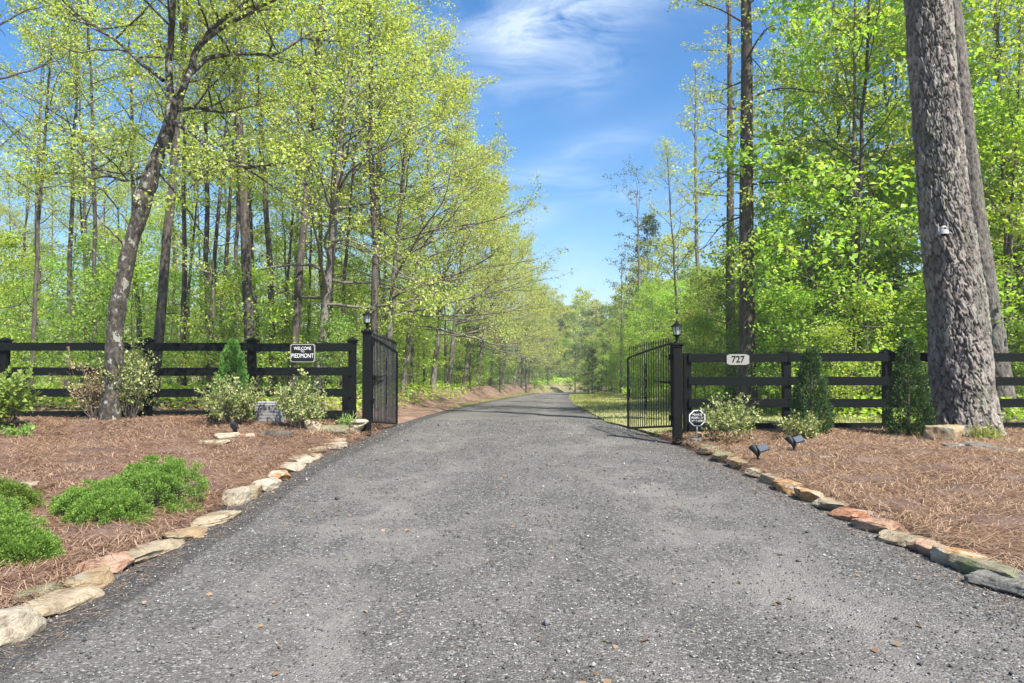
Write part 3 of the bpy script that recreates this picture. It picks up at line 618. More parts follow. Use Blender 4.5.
proto('evergreen', 'cedar_tree', 601, 9, .12, 'x', 'tree', M['bark_brown'], M['leaf_dull'], start=.04, nl=34, ll=2.2, el=(10, 40), sub=5, tw=4, lf=13, leaf=.12, droop=.1, prof='cone', k=7)

proto('tall', 'poplar_tree', 611, 26, .29, 'x', 'tree', M['bark_brown'], M['leaf_spring'], start=.16, nl=34, ll=2.8, el=(-5, 35), sub=5, tw=4, lf=11, leaf=.11, droop=.4, prof='round', wob=.006, grav=-.06, dead=8)
# left woods: the trunks one can follow, base px, distance, kind, turn, scale
rr_ = random.Random(99)
ordn = ['first', 'second', 'third', 'fourth', 'fifth', 'sixth', 'seventh', 'eighth', 'ninth', 'tenth', 'eleventh', 'twelfth', 'thirteenth', 'fourteenth', 'fifteenth', 'sixteenth', 'seventeenth', 'eighteenth', 'nineteenth', 'twentieth', 'twenty-first', 'twenty-second', 'twenty-third', 'twenty-fourth', 'twenty-fifth']
SL = [(-12, 17, 2, 1.2, 1.0, 'thick grey hardwood at the left edge of the photo, behind the fence'),
      (30, 20, 3, 3.3, 1.0, 'thin dark hardwood left of the maple, nearest the left frame edge'),
      (68, 23, 1, 2.0, 1.0, 'thin hardwood behind the leftmost fence section, midway to the maple'),
      (97, 21, 3, .3, 1.05, 'dark slender hardwood just left of the leaning maple trunk'),
      (153, 16.5, 0, 4.2, .95, 'straight grey hardwood right behind the fence post beside the maple'),
      (184, 22, 1, 5.0, .95, 'thin hardwood behind the fence just right of the maple post'),
      (207, 19, 3, 2.4, 1.0, 'crooked thin hardwood left of the small arborvitae'),
      (216, 24, 1, 1.0, 1.0, 'slender hardwood rising directly above the small arborvitae'),
      (237, 21, 3, .5, 1.1, 'slender hardwood just right of the small arborvitae'),
      (253, 17.5, 2, 2.7, .9, 'thick twin looking hardwood behind the fence post right of the arborvitae'),
      (262, 27, 1, 3.1, 1.0, 'paler hardwood half hidden behind the thick trunk by the fence post'),
      (291, 20, 0, 3.8, .95, 'hardwood rising behind the welcome sign'),
      (318, 25, 1, .2, 1.0, 'hardwood seen between the welcome sign and the left gate post'),
      (339, 23, 3, 1.9, 1.0, 'thin hardwood just left of the left gate lantern'),
      (372, 19, 0, 5.5, .85, 'hardwood rising behind the left gate lantern')]
for (px, y, k, rz, s, lb) in SL:
    place('slim%d' % k, X(px, y), y, rz, s, lb)
# trees leaning over the drive from the left, nearer ones first
OV = [(-5.6, 19.5, 0), (-4.6, 24.5, 1), (-4.8, 30, 2), (-4.2, 36, 0), (-3.9, 42, 1), (-3.4, 48, 2), (-2.8, 55, 0), (-2.0, 62, 1), (-1.0, 70, 2), (.2, 79, 0), (1.2, 89, 1), (2.4, 100, 2)]
for i, (x, y, k) in enumerate(OV):
    place('over%d' % k, x, y, rr_.uniform(-.45, .35), rr_.uniform(.88, 1.05), '%s tree along the left side of the drive beyond the gate, leaning over the gravel' % ordn[i])
# right side: named trunks
RS = [('tall', 747, 18.5, .80, 'tall dark straight trunk rising into the sky behind the number sign', .8),
      ('tall', 731, 27, .72, 'pale tall trunk just left of the dark straight trunk, right of the gate', 2.0),
      ('slim1', 684, 40, .98, 'light leafed tree rising between the right gate and the tall dark trunk', 3.0),
      ('slim3', 1001, 17, .8, 'dark crooked young trunk behind the fence at the right edge', 1.4)]
for (k, px, y, s, lb, rz) in RS: place(k, X(px, y), y, rz, s, lb)

for i, (px, y, k, s, lb) in enumerate([(846, 17, 1, .85, 'light leafed hardwood filling the sky just left of the huge pine'), (880, 21, 3, .95, 'thin hardwood with yellow green crown just left of the huge pine, far behind the fence'),
                                       (812, 22, 3, .95, 'thin hardwood behind the light arborvitae, reaching the top of the photo'), (1018, 20, 0, .9, 'hardwood whose crown fills the top right corner'), (790, 31, 2, .9, 'tall hardwood right of the dark straight trunk')]):
    place('slim%d' % k, X(px, y), y, i * 1.7, s, lb)
for i, (px, y, k, s, lb) in enumerate([(852, 17.5, 2, 1.45, 'tall leafy bright green tree just left of the huge pine, taller than the fence thicket'), (905, 20, 0, 1.7, 'leafy tree whose bright crown shows on the left flank of the huge pine'),
                                       (1016, 18, 2, 1.5, 'leafy bright tree filling the right edge of the photo beside the rear pine')]):
    place('under%d' % k, X(px, y), y, i * 1.3 + .5, s, lb)
def scatter(keys, pts, label, group, smin, smax, cap):
    for (x, y) in pts: place(rr_.choice(keys), x, y, rr_.uniform(0, 6.28), rr_.uniform(smin, smax), label, group)
def rnd_pts(n, x0, x1, y0, y1, mind, side, clear, pw=1.0):
    out = []
    for _ in range(n * 60):
        if len(out) >= n: break
        y = y0 + (y1 - y0) * rr_.random() ** 1.25; lo, hi = x0 * (y / 30), x1 * (y / 30)
        d = rr_.random() ** pw; e = float(rcx(y) + side * (rhw(y) + clear)); x = e + side * d * (abs(hi - lo))
        if abs(x) > .84 * y + 3: continue
        if all((x - a) ** 2 + (y - b) ** 2 > mind ** 2 for a, b in out): out.append((x, y))
    return out
scatter(['slim0', 'slim1', 'slim3', 'slim3', 'slim1'], rnd_pts(92, 0, 22, 24, 95, 1.6, -1, 2.6), 'slim hardwood deep in the woods left of the drive', 'slim hardwoods deep in the left woods', .8, 1.15, 'tree')
scatter(['under0', 'under3', 'under3'], rnd_pts(80, 0, 22, 27, 95, 1.9, -1, 2.4, 1.1), 'leafy young tree growing under the tall trunks left of the drive', 'young understory trees of the left woods', .6, 1.05, 'tree')
scatter(['shrub0', 'shrub1'], rnd_pts(60, 0, 22, 17, 60, 1.2, -1, 2.2), 'knee to head high wild shrub in the woods left of the drive', 'wild shrubs of the left woods', .5, 1.1, 'shrub')
scatter(['far0', 'far1'], rnd_pts(34, 0, 20, 66, 150, 2.8, -1, 3.0, 1.2), 'far broad tree at the back of the woods left of the drive', 'far trees closing the left woods', .6, .9, 'tree')
scatter(['under0', 'under1', 'under2'], rnd_pts(96, 0, 20, 17.5, 95, 1.7, 1, 5.4, 1.4), 'leafy young tree in the bright thicket right of the drive', 'young trees of the right thicket', .6, 1.15, 'tree')
scatter(['shrub0', 'shrub1'], rnd_pts(130, 0, 20, 15.0, 95, .9, 1, 4.8, 1.5), 'wild green shrub in the thicket right of the drive', 'wild shrubs of the right thicket', .6, 1.2, 'shrub')
scatter(['slim0', 'slim1', 'slim3'], [p for p in rnd_pts(46, 0, 22, 20, 80, 2.2, 1, 7.5) if p[0] / p[1] > .38 ], 'tall slim hardwood standing in the thicket right of the drive', 'tall slim hardwoods of the right woods', .75, 1.0, 'tree')
scatter(['far0', 'far1'], rnd_pts(44, 0, 20, 62, 150, 2.6, 1, 6.5, 1.6), 'far broad tree at the back of the woods right of the drive', 'far trees closing the right woods', .7, .95, 'tree')
scatter(['far0', 'far1'], [(X(px, yv), yv) for yv, st, o_ in ((128, 7, 0), (150, 8, 3), (175, 8, 5)) for px in range(526 + o_, 700, st) if not (abs(X(px, yv) - float(rcx(yv))) < 4)], 'distant tree where the drive disappears between the woods', 'trees closing the view at the end of the drive', .8, 1.05, 'tree')
for i, (px, y, s) in enumerate([(592, 75, .55), (575, 105, .8), (500, 60, .7), (470, 45, .6), (526, 88, 1.0), (548, 112, 1.1), (560, 128, 1.2), (588, 96, .8), (522, 98, 1.2), (606, 84, .7)]):
    place('evergreen', X(px, y), y, i, s, ['small dark cedar right of the drive far beyond the gate', 'dark cedar at the right side of the far end of the drive', 'dark cedar low among the trunks left of the far drive', 'dark cedar among the trunks left of the drive, the nearer one', 'dark cedar at the left side of the far bend', 'tall dark cedar closing the view at the far bend', 'dark cedar farthest away beyond the bend', 'dark cedar in the right thicket near the far bend', 'tall dark cedar in the left woods near the far bend', 'small cedar in the right thicket left of the right gate'][i])

scatter(['under0', 'under2'], rnd_pts(26, 0, 7, 88, 128, 2.0, 1, 1.4), 'leafy young tree crowding the bend at the far end of the drive, right side', 'young trees at the far bend, right side', .7, 1.1, 'tree')
scatter(['under0', 'under3'], rnd_pts(34, 0, 9, 92, 165, 2.0, -1, 1.6), 'leafy young tree crowding the bend at the far end of the drive, left side', 'young trees at the far bend, left side', .7, 1.2, 'tree')
scatter(['shrub0', 'shrub1'], rnd_pts(40, 0, 7, 80, 135, 1.2, 1, 1.2) + rnd_pts(70, 0, 8, 55, 130, 1.2, -1, 1.8), 'small wild shrub at the far bend of the drive', 'wild shrubs at the far bend', .8, 1.4, 'shrub')
# crowned tall sparse trees against the sky, right of the drive
def sparse(name, seed, H, rad, lab, px, y, start, matl, leaf, nl, ll, lf, bark='bark_grey', prof='round'):
    o = make_tree(name, seed, H, rad, lab, 'tree', M[bark], M[matl], start=start, nl=nl, ll=ll, el=(20, 65), sub=4, tw=3, lf=lf, leaf=leaf, droop=.15, prof=prof, wob=.03, k=8, spread=.16); x = X(px, y); o.location = (x, y, gz(x, y)); return o
sparse('sparse_tree', 701, 18.5, .2, 'tall sparse dull crowned tree against the sky above the right gate', 641, 62, .55, 'leaf_dull', .15, 15, 3.4, 9, prof='top')
sparse('pine_tree', 702, 17.5, .2, 'dark narrow evergreen behind the sparse tree against the sky', 647, 70, .35, 'leaf_pine', .2, 30, 2.9, 15, prof='round')
sparse('sparse_tree', 703, 13, .13, 'lower sparse tree left of the tall sparse tree, nearest the drive', 621, 66, .45, 'leaf_dull', .15, 12, 2.2, 7, prof='top')
sparse('poplar_tree', 704, 22, .2, 'tall pale trunk with thin yellow green leaves left of the dark trunk', 700, 46, .35, 'leaf_spring', .12, 22, 3.0, 9)

# ------------------------------------------------------------------ bed shrubs
def bush(name, seed, x, y, w_, h_, label, mat, leaf, n_stem, n_leaf, wk=.3, cat='shrub', upright=.9):
    r = np.random.RandomState(seed); W = Wood()
    for i in range(n_stem):
        az = r.rand() * 6.28; sp_ = r.rand() ** .6; d = np.array([math.cos(az) * sp_ * w_ * .5, math.sin(az) * sp_ * w_ * .5, h_ * r.uniform(.55, 1.0) * (1 - .25 * sp_)]); L = np.linalg.norm(d)
        pts = path(r, [math.cos(az) * .04, math.sin(az) * .04, -.03], d, L, 6, .12, .04); W.tube(pts, np.linspace(.009, .002, 7), 4)
        for j in range(5):
            q, t = at(pts, r.uniform(.35, 1)); dd = norm(t * upright + r.normal(0, .6, 3)); tp = path(r, q, dd, r.uniform(.08, .2) * (h_ + .3), 2, .2, .05); W.tube(tp, np.array([.004, .003, .0015]), 3); spray(W, r, tp, n_leaf, leaf, -.25, .028)
    o = empty(name, (x, y, gz(x, y) + .02), label=label, cat=cat); W.wood('stem', M['bark_twig'], o); W.leaves('foliage', mat, o, wk); return o
def B(px, py_base, y): return X(px, y), y
bush('variegated_shrub', 1, X(232, 11.9), 11.9, 1.05, .98, 'yellow variegated shrub on the left bed right of the small arborvitae', M['leaf_varieg'], .05, 50, 15)
bush('variegated_shrub', 2, X(302, 12.0), 12.0, .9, 1.12, 'yellow variegated shrub growing below the welcome sign', M['leaf_varieg'], .05, 38, 14)
bush('variegated_shrub', 3, X(729, 11.3), 11.3, 1.0, .85, 'wide twiggy variegated shrub below the number sign on the right fence', M['leaf_varieg'], .055, 42, 10)
bush('variegated_shrub', 4, X(797, 11.0), 11.0, .65, .50, 'small twiggy variegated shrub in front of the light arborvitae', M['leaf_varieg'], .05, 26, 9)
bush('broadleaf_shrub', 5, X(4, 11.2), 11.2, 1.3, 1.2, 'glossy green broadleaf shrub cut by the left edge of the photo', M['leaf_green'], .09, 40, 13)
bush('broadleaf_shrub', 6, X(22, 10.6), 10.6, .4, .22, 'tiny green seedling shrub on the straw near the left edge', M['leaf_green'], .05, 10, 8)
bush('climbing_vine', 7, X(131, 12.5), 12.5, .55, 1.6, 'leafy vine thicket climbing beside the right side of the maple trunk', M['leaf_varieg'], .05, 46, 14, cat='vine')
bush('dry_vine', 8, X(96, 12.45), 12.45, .6, 1.3, 'brown dry vine tangle at the left side of the maple trunk', M['leaf_dry'], .05, 36, 9, cat='vine')
bush('grassy_tuft', 9, X(345, 12.5), 12.5, .3, .34, 'small spiky green tuft between the welcome sign shrub and the left gate post', M['leaf_green'], .12, 12, 3, wk=.07, cat='plant')
bush('dry_tuft', 10, X(722, 11.0), 11.0, .7, .2, 'low dry brown tuft at the foot of the wide variegated shrub', M['leaf_dry'], .12, 22, 5, wk=.08, cat='plant')
bush('grassy_tuft', 11, X(985, 11.0), 11.0, .45, .2, 'small yellowish grass tuft at the foot of the huge pine', M['grass'], .14, 20, 5, wk=.07, cat='plant')
def arbor(seed, px, y, w_, h_, label, mat, n=16000):
    r = np.random.RandomState(seed); W = Wood(); x = X(px, y)
    t = r.rand(n) ** 1.25; th = r.rand(n) * 6.28; prof = (1 - t) ** .62 * (.72 + .28 * np.minimum(1, t * 7)) ; lump = 1 + .13 * np.sin(th * 5 + t * 17) + .10 * np.sin(th * 9 - t * 31) + .06 * np.sin(th * 3 + t * 60)
    nc = 230; tc_ = r.rand(nc) ** 1.2; ac = r.rand(nc) * 6.28; pk = r.randint(0, nc, n); up_ = r.rand(n) ** .8
    Rr = .5 * w_ * prof * lump * r.uniform(.55, 1.04, n) ** .5 + .015
    P = np.stack([Rr * np.cos(th), Rr * np.sin(th), .02 + t * h_], -1); D = norm(np.stack([np.cos(th) * .55, np.sin(th) * .55, .9 + 0 * t], -1) + r.normal(0, .28, (n, 3)))
    k2 = n * 4 // 5; Rc = .5 * w_ * (1 - tc_) ** .62 * (.72 + .28 * np.minimum(1, tc_ * 7)) * r.uniform(.62, .98, nc); Cc = np.stack([Rc * np.cos(ac), Rc * np.sin(ac), .03 + tc_ * h_ * .93], -1)
    out_ = np.stack([np.cos(ac) * .35, np.sin(ac) * .35, .9 + 0 * ac], -1); Lc = (.10 + .10 * r.rand(nc)) * (1 - .35 * tc_)
    Pc = Cc[pk] + out_[pk] * (Lc[pk] * up_)[:, None] + r.normal(0, 1, (n, 3)) * (.030 * (1.15 - up_))[:, None]; P[:k2] = Pc[:k2]; th[:k2] = ac[pk][:k2]; D[:k2] = norm(out_[pk][:k2] + r.normal(0, .3, (k2, 3)))
    N = norm(np.stack([-np.sin(th), np.cos(th), 0 * t], -1) + r.normal(0, .5, (n, 3))); S = r.uniform(.02, .05, n) * (1.1 - .3 * t)
    W.P.append(P); W.D.append(D); W.N.append(N); W.S.append(S); W.tube(np.array([[0, 0, -.05], [0, 0, h_ * .5], [0, 0, h_ * .92]]), [.035, .02, .006], 7)
    for k in range(60):
        tt = r.uniform(.05, .9); a = r.rand() * 6.28; R_ = .4 * w_ * (1 - tt) ** .62; W.tube(np.array([[0, 0, tt * h_ * .9], [R_ * math.cos(a), R_ * math.sin(a), tt * h_ + .1]]), [.007, .003], 3)
    for k in range(14):
        a = r.rand() * 6.28; tt = r.uniform(.4, 1.0); R_ = .42 * w_ * (1 - tt) ** .62
    o = empty('arborvitae', (x, y, gz(x, y)), label=label, cat='shrub'); W.wood('stem', M['bark_brown'], o); W.leaves('foliage', mat, o, .22); return o
arbor(1, 232, 12.55, .74, 1.50, 'small light green arborvitae beside the variegated shrub on the left bed', M['leaf_arbor_light'])
arbor(2, 811, 11.5, .68, 1.50, 'cone shaped arborvitae by the fence between the number sign and the pine', M['leaf_arbor'])
arbor(3, 908, 11.3, .76, 1.68, 'dark cone shaped arborvitae growing against the huge pine', M['leaf_arbor'], 20000)
def juniper(seed, lumps, label, n=26000):
    r = np.random.RandomState(seed); cx_, cy_ = lumps[0][0], lumps[0][1]; z0 = gz(cx_, cy_); W = Wood(); A = []
    wts = np.array([l[2] * l[2] for l in lumps]); wts /= wts.sum(); ch = r.choice(len(lumps), n, p=wts); L = np.array(lumps)[ch]
    th = r.rand(n) * 6.28; ph = np.arccos(1 - r.rand(n) * 1.05); k = r.uniform(.45, 1.0, n) ** .35; k *= 1 + .09 * np.sin(th * 7 + ph * 9 + ch) + .06 * np.sin(th * 13 - ph * 17)
    d = np.stack([np.sin(ph) * np.cos(th), np.sin(ph) * np.sin(th), np.cos(ph)], -1)
    ns = 95; sc_ = np.array([[(i * ns + j), l[0] - cx_, l[1] - cy_, l[2], l[3]] for i, l in enumerate(lumps) for j in range(ns)]); ni = len(sc_)
    a_ = r.rand(ni) * 6.28; p_ = np.arccos(1 - r.rand(ni) * .98); sd = np.stack([np.sin(p_) * np.cos(a_), np.sin(p_) * np.sin(a_), np.cos(p_)], -1)
    scn = np.stack([sc_[:, 1], sc_[:, 2], 0 * a_], -1) + sd * sc_[:, [3, 3, 4]] * np.array([1.08, 1.05, 1.02]) * r.uniform(.70, 1.0, ni)[:, None]; srad = r.uniform(.05, .085, ni)
    pick = r.randint(0, ni, n); dd_ = norm(r.normal(0, 1, (n, 3)) + sd[pick] * .9 + np.array([0, 0, .5])); P = scn[pick] + dd_ * (srad[pick] * r.rand(n) ** .4)[:, None] * np.array([1, 1, .75]); P[:, 2] = np.maximum(P[:, 2], .01)
    D = norm(dd_ * .9 + np.array([0, 0, .35]) + r.normal(0, .3, (n, 3))); N = norm(r.normal(0, 1, (n, 3))); S = r.uniform(.010, .022, n)
    W.P.append(P); W.D.append(D); W.N.append(N); W.S.append(S)
    for q in range(70):
        l = lumps[r.randint(len(lumps))]; a = r.rand() * 6.28; e = np.array([l[0] - cx_ + math.cos(a) * l[2] * .85, l[1] - cy_ + math.sin(a) * l[2] * .85, l[3] * r.uniform(.2, .8)]); W.tube(np.array([[0, 0, .02], e * .5 + [0, 0, .05], e]), [.012, .008, .003], 4)
    o = empty('juniper_shrub', (cx_, cy_, z0 + .02), label=label, cat='shrub'); W.wood('stem', M['bark_brown'], o); W.leaves('foliage', M['leaf_juniper'], o, .2)
juniper(1, [(X(138, 6.2), 6.2, .38, .42), (X(98, 6.0), 6.0, .30, .33), (X(172, 6.5), 6.5, .34, .42), (X(112, 5.8), 5.8, .27, .27), (X(152, 6.7), 6.7, .3, .42), (X(78, 6.1), 6.15, .2, .2)], 'rounded bright green juniper spreading in the middle of the left bed', 95000)
juniper(2, [(X(0, 4.75), 4.75, .32, .36), (X(-25, 5.1), 5.1, .34, .4), (X(22, 4.7), 4.7, .2, .2), (X(-30, 4.6), 4.6, .28, .3)], 'bright green juniper cut by the left photo edge, the nearer and lower one', 60000)
juniper(3, [(X(-2, 5.9), 5.9, .27, .36), (X(-30, 6.0), 6.0, .3, .4)], 'juniper cut by the left photo edge, just above the nearest one', 40000)

# ------------------------------------------------------------------ stones
def stone(x, y, L, Wd, Hs, rz, mat, seed, label, cat='stone', name='edging_stone', group=None, tilt=0.0, lift=0.0, sq=.7, rot2=0.0):
    r = random.Random(seed); bm = bmesh.new(); bmesh.ops.create_icosphere(bm, subdivisions=5, radius=1)
    planes = []
    for k in range(11):
        v = Vector((r.gauss(0, 1), r.gauss(0, 1), r.gauss(0, .7))).normalized(); planes.append((v, r.uniform(.62, .9)))
    planes.append((Vector((r.uniform(-.15, .15), r.uniform(-.15, .15), 1)).normalized(), .62))
    off = Vector((seed * 3.1, seed * 1.7, 0))
    for v in bm.verts:
        c = v.co.copy(); q = Vector([math.copysign(abs(a) ** sq, a) for a in c])
        for nrm, h in planes:
            e = q.dot(nrm) - h
            if e > 0: q -= nrm * e * .92
        q *= 1 + .07 * mnoise.noise(q * 2.2 + off) + .03 * mnoise.noise(q * 7 + off)
        q *= 1 + .05 * mnoise.noise(q * 4 + off) + .02 * mnoise.noise(q * 14 + off)
        v.co = Vector((q.x * L / 2 * 1.12, q.y * Wd / 2 * 1.12, q.z * Hs / 2 * 1.25))
    me = bpy.data.meshes.new(name); bm.to_mesh(me); bm.free(); o = link(name, me, SM[mat], smooth=True)
    me.set_sharp_from_angle(angle=R(28))
    o.location = (x, y, gz(x, y) + Hs * .32 + lift); o.rotation_euler = (tilt, rot2, rz); return tag(o, label, cat, group)
# (px, py of the foot, length, width, height, turn, stone, description)
LS = [(2, 642, .30, .24, .24, .9, 'pale', 'rounded pale boulder at the bottom left corner of the photo, nearest edging stone'),
      (50, 613, .56, .24, .12, 1.05, 'cream', 'long cream slab right after the corner boulder on the left edging'),
      (40, 603, .26, .16, .14, 1.2, 'moss', 'small dark mossy stone tucked behind the long cream slab'),
      (88, 590, .30, .24, .15, 1.15, 'tan', 'lumpy tan stone between the long cream slab and the pink stone'),
      (108, 574, .34, .24, .14, 1.1, 'pink', 'pinkish orange flat stone on the left edging below the juniper'),
      (149, 558, .52, .26, .11, 1.12, 'cream', 'long flat grey cream slab right of the pinkish stone'),
      (186, 541, .34, .26, .11, 1.0, 'tan', 'broken tan flat stone half covered by straw on the left edging'),
      (214, 525, .46, .26, .11, 1.15, 'cream', 'smooth oblong slab just before the upright pale stone on the left'),
      (236, 507, .24, .22, .24, 1.2, 'pale', 'upright pale chunk beside the smooth oblong slab'),
      (251, 501, .24, .22, .18, 1.25, 'tan', 'tan stone with a split face right of the upright pale chunk'),
      (267, 492, .36, .26, .17, 1.2, 'pale', 'pale rounded stone following the split tan stone'),
      (281, 484, .26, .22, .18, 1.25, 'orange', 'yellowish pointed stone in the middle of the left edging'),
      (292, 474, .34, .28, .15, 1.2, 'pale', 'pale stone just beyond the yellowish pointed stone'),
      (303, 466, .44, .30, .14, 1.25, 'pale', 'wide white topped slab halfway to the left gate post'),
      (315, 463, .2, .18, .13, 1.2, 'cream', 'small blocky stone at the drive side of the wide white topped slab'),
      (318, 456, .36, .26, .13, 1.25, 'cream', 'flat cream stone just before the slanted white slab'),
      (329, 452, .42, .22, .14, .5, 'pale', 'slanted bright white slab pointing at the drive'),
      (337, 447, .34, .26, .13, 1.3, 'cream', 'cream stone right behind the slanted white slab'),
      (344, 442, .40, .26, .16, 1.2, 'brown', 'brown sided stone one before the end of the left edging'),
      (352, 437, .36, .28, .2, 1.2, 'pale', 'pale stone at the end of the left edging below the wall slabs')]
def ground_at(px, py, x_hint=None):
    y = 8.0
    for _ in range(40):
        x = X(px, y); z = gz(x, y); y = .5 * y + .5 * (1.5 - z) * F / (py - 357)
    return X(px, y), y
for i, (px, py, L_, W_, H_, rz, m, lb) in enumerate(LS):
    x, y = ground_at(px, py - 4); stone(x, y, L_ * 1.34, W_ * 1.0, H_ * .82, rz + .25, m, 100 + i, lb, group='stones edging the left side of the drive')
RSn = [(1009, 594, .50, .34, .12, -.95, 'grey', 'flat dark grey slate at the right edge of the photo'),
       (984, 582, .46, .26, .15, -1.0, 'moss', 'long greenish tan stone next to the flat dark grey slate'),
       (958, 568, .34, .26, .14, -.9, 'orange', 'orange stone behind the long greenish tan one'),
       (928, 557, .32, .22, .11, -1.0, 'pink', 'low pinkish red wedge between the orange stone and the white topped one'),
       (903, 548, .36, .24, .11, -.8, 'cream', 'white topped wedge stone on the right edging'),
       (877, 534, .40, .28, .13, -.9, 'pink', 'salmon coloured flat topped stone on the right edging'),
       (848, 522, .42, .26, .12, -1.05, 'red', 'dark red split stone on the right edging'),
       (826, 512, .34, .24, .12, -1.1, 'cream', 'yellowish white stone just beyond the dark red one'),
       (806, 504, .34, .24, .15, -1.1, 'orange', 'tan orange stone beyond the yellowish white one'),
       (787, 495, .42, .24, .16, -1.15, 'orange', 'rusty orange stone with a flat pale top on the right edging'),
       (769, 487, .32, .24, .13, -1.2, 'cream', 'cream stone just beyond the rusty flat topped one'),
       (752, 480, .28, .22, .12, -1.25, 'cream', 'low cream stone midway between the gate post and the rusty stone'),
       (736, 471, .46, .24, .14, -1.2, 'tan', 'blocky tan slab stone in front of the nearer right spotlight'),
       (721, 464, .44, .30, .15, -1.25, 'moss', 'rounded grey green stone left of the blocky tan slab'),
       (706, 457, .46, .26, .14, -1.3, 'moss', 'mossy stone second from the right gate post'),
       (694, 449, .34, .26, .16, -1.35, 'grey', 'small grey stone nearest the right gate post')]
for i, (px, py, L_, W_, H_, rz, m, lb) in enumerate(RSn):
    x, y = ground_at(px, py - 4); stone(x + .03, y, L_ * 1.12, W_ * 1.0, H_ * 1.0, rz - .25, m, 200 + i, lb, group='stones edging the right side of the drive')
OS = [(313, 436, .42, .20, .24, -.5, 'cream', 'tilted cream slab leaning at the left end of the low wall by the gate', .5, 0, 'wall_stone'),
      (333, 436, .52, .26, .16, .05, 'moss', 'grey slab of the low wall between the tilted slab and the last one', 0, 0, 'wall_stone'),
      (353, 434, .55, .30, .20, .05, 'orange', 'brown faced end slab of the low wall touching the left gate post', 0, .05, 'wall_stone'),
      (353, 434, .56, .32, .06, .03, 'pale', 'thin white cap slab on the brown faced end stone', 0, .165, 'wall_stone'),
      (355, 427, .30, .14, .10, 0, 'pale', 'small white block lying at the foot of the left gate post', 0, .02, 'wall_stone'),
      (228, 444, .34, .26, .14, .4, 'pale', 'white rock lying in the straw below the left spotlight', 0, 0, 'bed_rock'),
      (212, 449, .44, .2, .10, .2, 'cream', 'flat light rock in the bed line left of the white rock', 0, 0, 'bed_rock'),
      (196, 453, .50, .22, .09, .15, 'brown', 'flat brown rock in the bed line behind the middle juniper', 0, 0, 'bed_rock'),
      (246, 441, .3, .16, .08, .1, 'red', 'small reddish flat rock right of the white rock', 0, 0, 'bed_rock'),
      (28, 497, .26, .2, .13, .3, 'cream', 'dull rock in the straw left of the middle juniper', 0, 0, 'bed_rock'),
      (44, 499, .22, .18, .13, .6, 'brown', 'dark rock touching the left end of the middle juniper', 0, 0, 'bed_rock'),
      (946, 446, .56, .36, .36, .1, 'tan', 'big yellow tan boulder at the foot of the huge pine', 0, 0, 'bed_rock'),
      (954, 453, .30, .2, .11, 0, 'grey', 'small slab just right of the yellow tan boulder', 0, 0, 'bed_rock'),
      (974, 453, .40, .24, .13, .1, 'grey', 'split grey slab second right of the yellow tan boulder', 0, 0, 'bed_rock'),
      (1003, 455, .50, .22, .07, .1, 'grey', 'thin dark slab near the right photo edge below the pine', .1, 0, 'bed_rock'),
      (1021, 458, .3, .2, .09, .1, 'tan', 'tan flat rock at the right photo edge below the pine', 0, 0, 'bed_rock'),
      (827, 463, .22, .12, .05, .1, 'pale', 'tiny white stone lying alone in the right straw bed', 0, 0, 'bed_rock')]
for i, (px, py, L_, W_, H_, rz, m, lb, tl, lf_, nm) in enumerate(OS):
    x, y = ground_at(px, py - 1); stone(x, y, L_, W_, H_, rz, m, 300 + i, lb, name=nm, tilt=0, rot2=tl, lift=lf_ + .045, sq=.62)
# dark weathered log
def log():
    r = np.random.RandomState(8); W = Wood(); x, y = ground_at(275, 440); pts = np.array([[-.26, .02, .07], [-.12, 0, .08], [.05, .01, .08], [.2, -.01, .085], [.3, 0, .08]])
    W.tube(pts, [.055, .075, .08, .07, .05], 12); W.tube(np.array([[.05, 0, .1], [.12, .05, .17], [.14, .08, .2]]), [.03, .022, .012], 7)
    o = W.wood('log', M['bark_brown'], None); o.location = (x, y, gz(x, y)); tag(o, 'short dark weathered log lying in the straw below the grey slatted box', 'log')
log()

# ------------------------------------------------------------------ fences
def post_mesh(parent, x, y, z0, z1, wdt=.13, mat='post', cap=True, name='post'):
    m = MB(); m.box((0, 0, (z1 - z0) / 2), (wdt, wdt, z1 - z0), bev=.006); o = m.build(name, M[mat], parent); o.location = (x, y, z0)
    if cap:
        c = MB(); c.box((0, 0, .012), (wdt + .07, wdt + .07, .024), bev=.004); c.box((0, 0, -.02), (wdt + .035, wdt + .035, .036), bev=.004)
        v = bmesh.ops.create_cone(c.bm, cap_ends=True, segments=4, radius1=(wdt + .03) * .707, radius2=.01, depth=.05)['verts']
        bmesh.ops.transform(c.bm, matrix=Matrix.Translation((0, 0, .051)) @ Matrix.Rotation(R(45), 4, 'Z'), verts=v)
        k = c.build('post_cap', M[mat], o); k.location = (0, 0, z1 - z0)
    return o
def fence(name, label, y, posts, rails, tops, x0, x1, skip_caps=()):
    root = empty(name, (0, y, 0), label=label, cat='fence'); r = random.Random(4)
    for i, px in enumerate(posts): post_mesh(root, px, 0.04, gz(px, y) - .2, tops, cap=i not in skip_caps)
    xs_ = sorted([x0, *[p for p in posts if x0 < p < x1], x1])
    for a, b in zip(xs_[:-1], xs_[1:]):
        if b - a < .3: continue
        for h in rails:
            m = MB(); m.box((0, 0, 0), (b - a - .006, .035, .155), bev=.004); o = m.build('rail', M['board'], root)
            o.location = ((a + b) / 2, -.045 - r.uniform(0, .004), h + r.uniform(-.008, .008)); o.rotation_euler = (r.uniform(-.01, .01), r.uniform(-.004, .004), 0)
    return root
yl, yr_ = 13.0, 12.3
